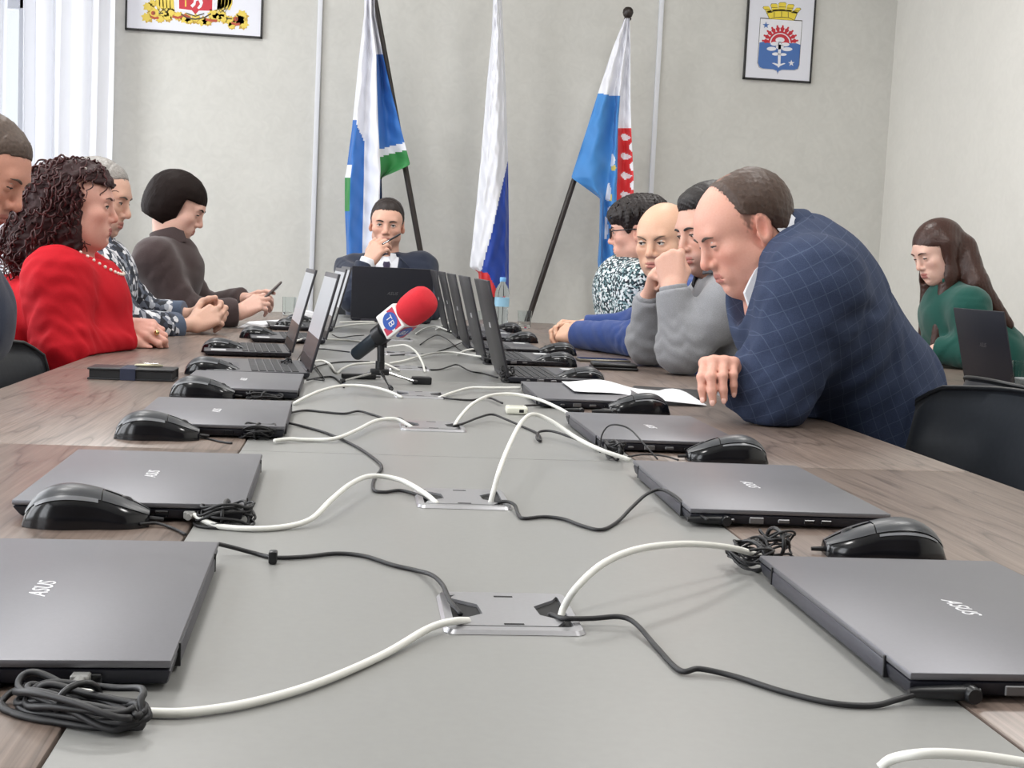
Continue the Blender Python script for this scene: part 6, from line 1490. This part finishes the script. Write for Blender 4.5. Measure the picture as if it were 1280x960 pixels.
    for i in range(34):
        t = 2*PI*i/34; q = nk+F.R @ v3(.068*math.cos(t), .018+.070*math.sin(t), .012-.042*math.sin(t)); dd = unit(q-nk); q = project(lambda P: np.minimum(s(P), p.gar(P)), q+dd*.05, dd)+dd*.003
        b = bmesh.new(); bmesh.ops.create_uvsphere(b, u_segments=8, v_segments=6, radius=.0048); nb_.bm(b, 0, Matrix.Translation(W(q)))
    p.add(nb_.build('pearl_necklace', pearl, angle=3))
    for x in (1,): 
        q = F.p(x*.083, .002, -.046); b = bmesh.new(); bmesh.ops.create_uvsphere(b, u_segments=10, v_segments=8, radius=.005); p.add(MB().bm(b, 0, Matrix.Translation(W(q))).build('earring', pearl, angle=3))
    b = MB()
    for cx, cy, cz in ((.045, .03, .113), (.055, .02, .108), (.062, .035, .100)): b.box(tuple(v-.003 for v in W(F.p(cx, cy, cz))), tuple(v+.004 for v in W(F.p(cx, cy, cz))), .0015, 1)
    p.add(b.build('hair_clip', plain('clip_silver', (220, 210, 205), .15, metal=.8)))
    q = hL.w+hL.d*.098+hL.t*.006; b = bmesh.new(); bmesh.ops.create_uvsphere(b, u_segments=10, v_segments=8, radius=.0075); p.add(MB().bm(b, 0, Matrix.Translation(W(q+hL.n*.013-hL.d*.0+(hL.pts[6]-hL.pts[5])*.4))).build('ring', plain('ring_gold', (205, 185, 130), .2, metal=.9), angle=3))
    legs(p, sp, (1, 0, 0), fabric('red_skirt', (180, 30, 40)), .016)
# ---------------------------------------------------------------- man at the left edge
def left_man():
    y = 3.10; p = Person('man in a dark suit, his face cut by the left picture border, looking down', (-1.12, y, -TZ))
    F = head_at(25, 262, y, (.86, -.12, -.42), (.40, 0, .9), 1.06)
    nk = A(-50, 322, y)
    sp = dict(pelvis=v3(-1.16, y+.04, -.17), belly=v3(-1.12, y+.03, .0), chest=A(-74, 418, y+.04), neck=nk, sh=(A(-95, 400, y-.14), A(-62, 390, y+.22)),
              r_pelvis=(.19, .15, .14), r_belly=(.19, .155, .18), r_chest=(.195, .14, .18), r_trap=.055, r_sh=.066)
    eR = A(-95, 480, y-.14); wR = v3(-.80, y-.05, -.12); eL = A(-35, 460, y+.3); wL = v3(-.80, y+.12, -.12); ra = (.070, .058, .044)
    aR = (sp['sh'][0], eR, wR, ra); aL = (sp['sh'][1], eL, wL, ra)
    hR = Hand(wR, v3(1, .3, -.2), (.2, 0, 1), 'R', k=1.0); hL = Hand(wL, v3(1, -.3, -.2), (.2, 0, 1), 'L', k=1.0)
    o = dict(open=.15, wid=1.02, red=.6, fat=.5, stubble=.35, nose=1.08, brow=-.002)
    line = hairline([(-.12, -.07), (-.06, -.065), (-.035, -.03), (-.015, .014), (.006, .026), (.014, -.005), (.030, .0), (.038, .035), (.058, .056), (.085, .066), (.12, .07)])
    o['scalp'] = (line, (92, 76, 68), 0.8)
    body, sd, s = skin_body(p, sp, F, o, head_colour(F, o, (206, 150, 130)), (hR, hL), ((*aR[:3], ra), (*aL[:3], ra)), .0030, .062)
    hm = hairm('hair_grey_brown', (82, 68, 60)); face_parts(p.r, F, sd, o, hm, iris_mat('iris_grey3', (80, 84, 86)))
    f = short_hair(F, o, .0085, line, .007, .0009); lo, hi = bounds([F.p(a, b, c) for a in (-.1, .1) for b in (-.12, .12) for c in (-.1, .14)], .03); solid('hair', f, lo, hi, .0032, hm, p.r)
    SM = fabric('dark_blue_suit', (38, 46, 66), .85, .06)
    garment(p, sp, (aR, aL), .012, SM, 'jacket', None, .007, .005, seed=81)
    collar(p, sp, F, WSHIRT, 'shirt_collar', .064, .045, .004, .5, .01)
    legs(p, sp, (1, -.1, 0), TROUS, .016)
# ---------------------------------------------------------------- woman in green at the side table
def green_woman():
    y = 4.98; p = Person('woman with long brown hair in a green jacket at the side table', (2.5, y, -TZ))
    F = head_at(1146, 337, y, (-.90, -.16, -.38), (-.36, 0, .93), 1.0)
    nk = A(1186, 360, y)
    sp = dict(pelvis=v3(2.56, y, -.18), belly=v3(2.50, y, .0), chest=A(1196, 405, y+.02), neck=nk, sh=(A(1178, 378, y+.16), A(1212, 384, y-.15)),
              r_pelvis=(.17, .14, .13), r_belly=(.165, .14, .17), r_chest=(.17, .125, .17), r_trap=.046, r_sh=.060)
    eL = A(1215, 440, y-.22); wL = A(1172, 438, y-.12); eR = A(1180, 436, y+.22); wR = A(1158, 440, y+.05); ra = (.064, .054, .043)
    aR = (sp['sh'][0], eR, wR, ra); aL = (sp['sh'][1], eL, wL, ra)
    hL = Hand(wL, v3(-1, .2, -.1), (0, 0, 1), 'L', ((15, 20, 10),)*4, k=.92); hR = Hand(wR, v3(-1, -.3, -.1), (0, 0, 1), 'R', ((15, 20, 10),)*4, k=.92)
    o = dict(open=.16, wid=.96, red=.4, chin=.2, nose=.96, fat=.35, lash=1.3)
    body, sd, s = skin_body(p, sp, F, o, head_colour(F, o, (224, 184, 168), (170, 96, 92)), (hR, hL), ((*aR[:3], ra), (*aL[:3], ra)), .0036, .048)
    hm = hairm('hair_chestnut', (62, 40, 34), .36); face_parts(p.r, F, sd, o, hm, iris_mat('iris_brown4', (70, 48, 34)))
    cr = S().u(ell(F.p(0, -.010, .034), np.array((.086, .106, .094)), F.R), .02)
    # straight falls beside the face, over both shoulders
    for x in (-1, 1):
        a = F.p(x*.066, -.005, .02); b = a+v3(.012, x*-.006*0, -.12); c = sp['neck']+sp['R'] @ v3(x*.075, .165, -.17)
        cr.u(cap(a, b, .034, .034), .03).u(cap(b, c, .034, .018), .03)
    a = F.p(0, -.085, -.02); b = sp['neck']+sp['R'] @ v3(0, -.085, -.02); c = sp['neck']+sp['R'] @ v3(0, -.13, -.22)
    for x in (-.04, 0, .04): cr.u(cap(a+F.R[:, 0]*x, b+sp['R'][:, 0]*x*1.6, .050, .045), .03).u(cap(b+sp['R'][:, 0]*x*1.6, c+sp['R'][:, 0]*x*2, .045, .02), .03)
    def f(P):
        q = F.inv(P); d = cr(P)
        d = np.maximum(d, -np.maximum(np.maximum(np.maximum(.036-q[:, 1], q[:, 2]-.052+.3*np.abs(q[:, 0])), np.abs(q[:, 0])-.080), -.112-q[:, 2]))
        a_ = q[:, 0]*1.0+q[:, 1]*.8
        return d+.0010*np.sin(a_*2*PI/.010+1*np.sin(q[:, 2]*12))
    lo, hi = bounds([F.p(a, b, c) for a in (-.13, .13) for b in (-.16, .13) for c in (-.2, .15)]+[c, sp['neck']+sp['R'] @ v3(.1, .18, -.18), sp['neck']+sp['R'] @ v3(-.1, .18, -.18)], .05); solid('hair', f, lo, hi, .0038, hm, p.r)
    GM = fabric('bottle_green_wool', (28, 78, 70), .9, .08)
    garment(p, sp, (aR, aL), .010, GM, 'jacket', None, .007, .006, seed=91); collar(p, sp, F, GM, 'jacket_collar', .066, .05, .010, .7, .0)
    legs(p, sp, (-1, 0, 0), TROUS, .016)

for fn in (big_man, grey_sweater, bald_man, plaid_woman, chairman, brown_woman, grey_man, red_woman, left_man, green_woman):
    fn()
# ================================================================ light
w = bpy.data.worlds.new('sky'); sc.world = w; w.use_nodes = True
w.node_tree.nodes['Background'].inputs[0].default_value = (0.90, 0.95, 1.0, 1); w.node_tree.nodes['Background'].inputs[1].default_value = 1.0
def area(name, loc, rot, sx, sy, power, col=(1, 1, 1)):
    l = bpy.data.lights.new(name, 'AREA'); l.shape = 'RECTANGLE'; l.size = sx; l.size_y = sy; l.energy = power; l.color = col
    o = bpy.data.objects.new(name, l); C.objects.link(o); o.location = loc; o.rotation_euler = rot; return o
for i, (a, b) in enumerate(gaps): area('daylight', (XL-0.26, (a+b)/2, 2.0), (0, -PI/2, 0), 2.3, b-a, 72, (.95, .97, 1))
area('daylight', (-2.0, YB+0.34, 1.9), (-PI/2, 0, 0), .7, 2.3, 6, (.95, .97, 1))
for x in (-1.0, 1.4):
    for y in (0.6, 3.0, 5.4): area('ceiling_light', (x, y, CEIL-.03), (0, 0, 0), .6, .6, 28, (1, .98, .95))
sc.view_settings.exposure = 0.12
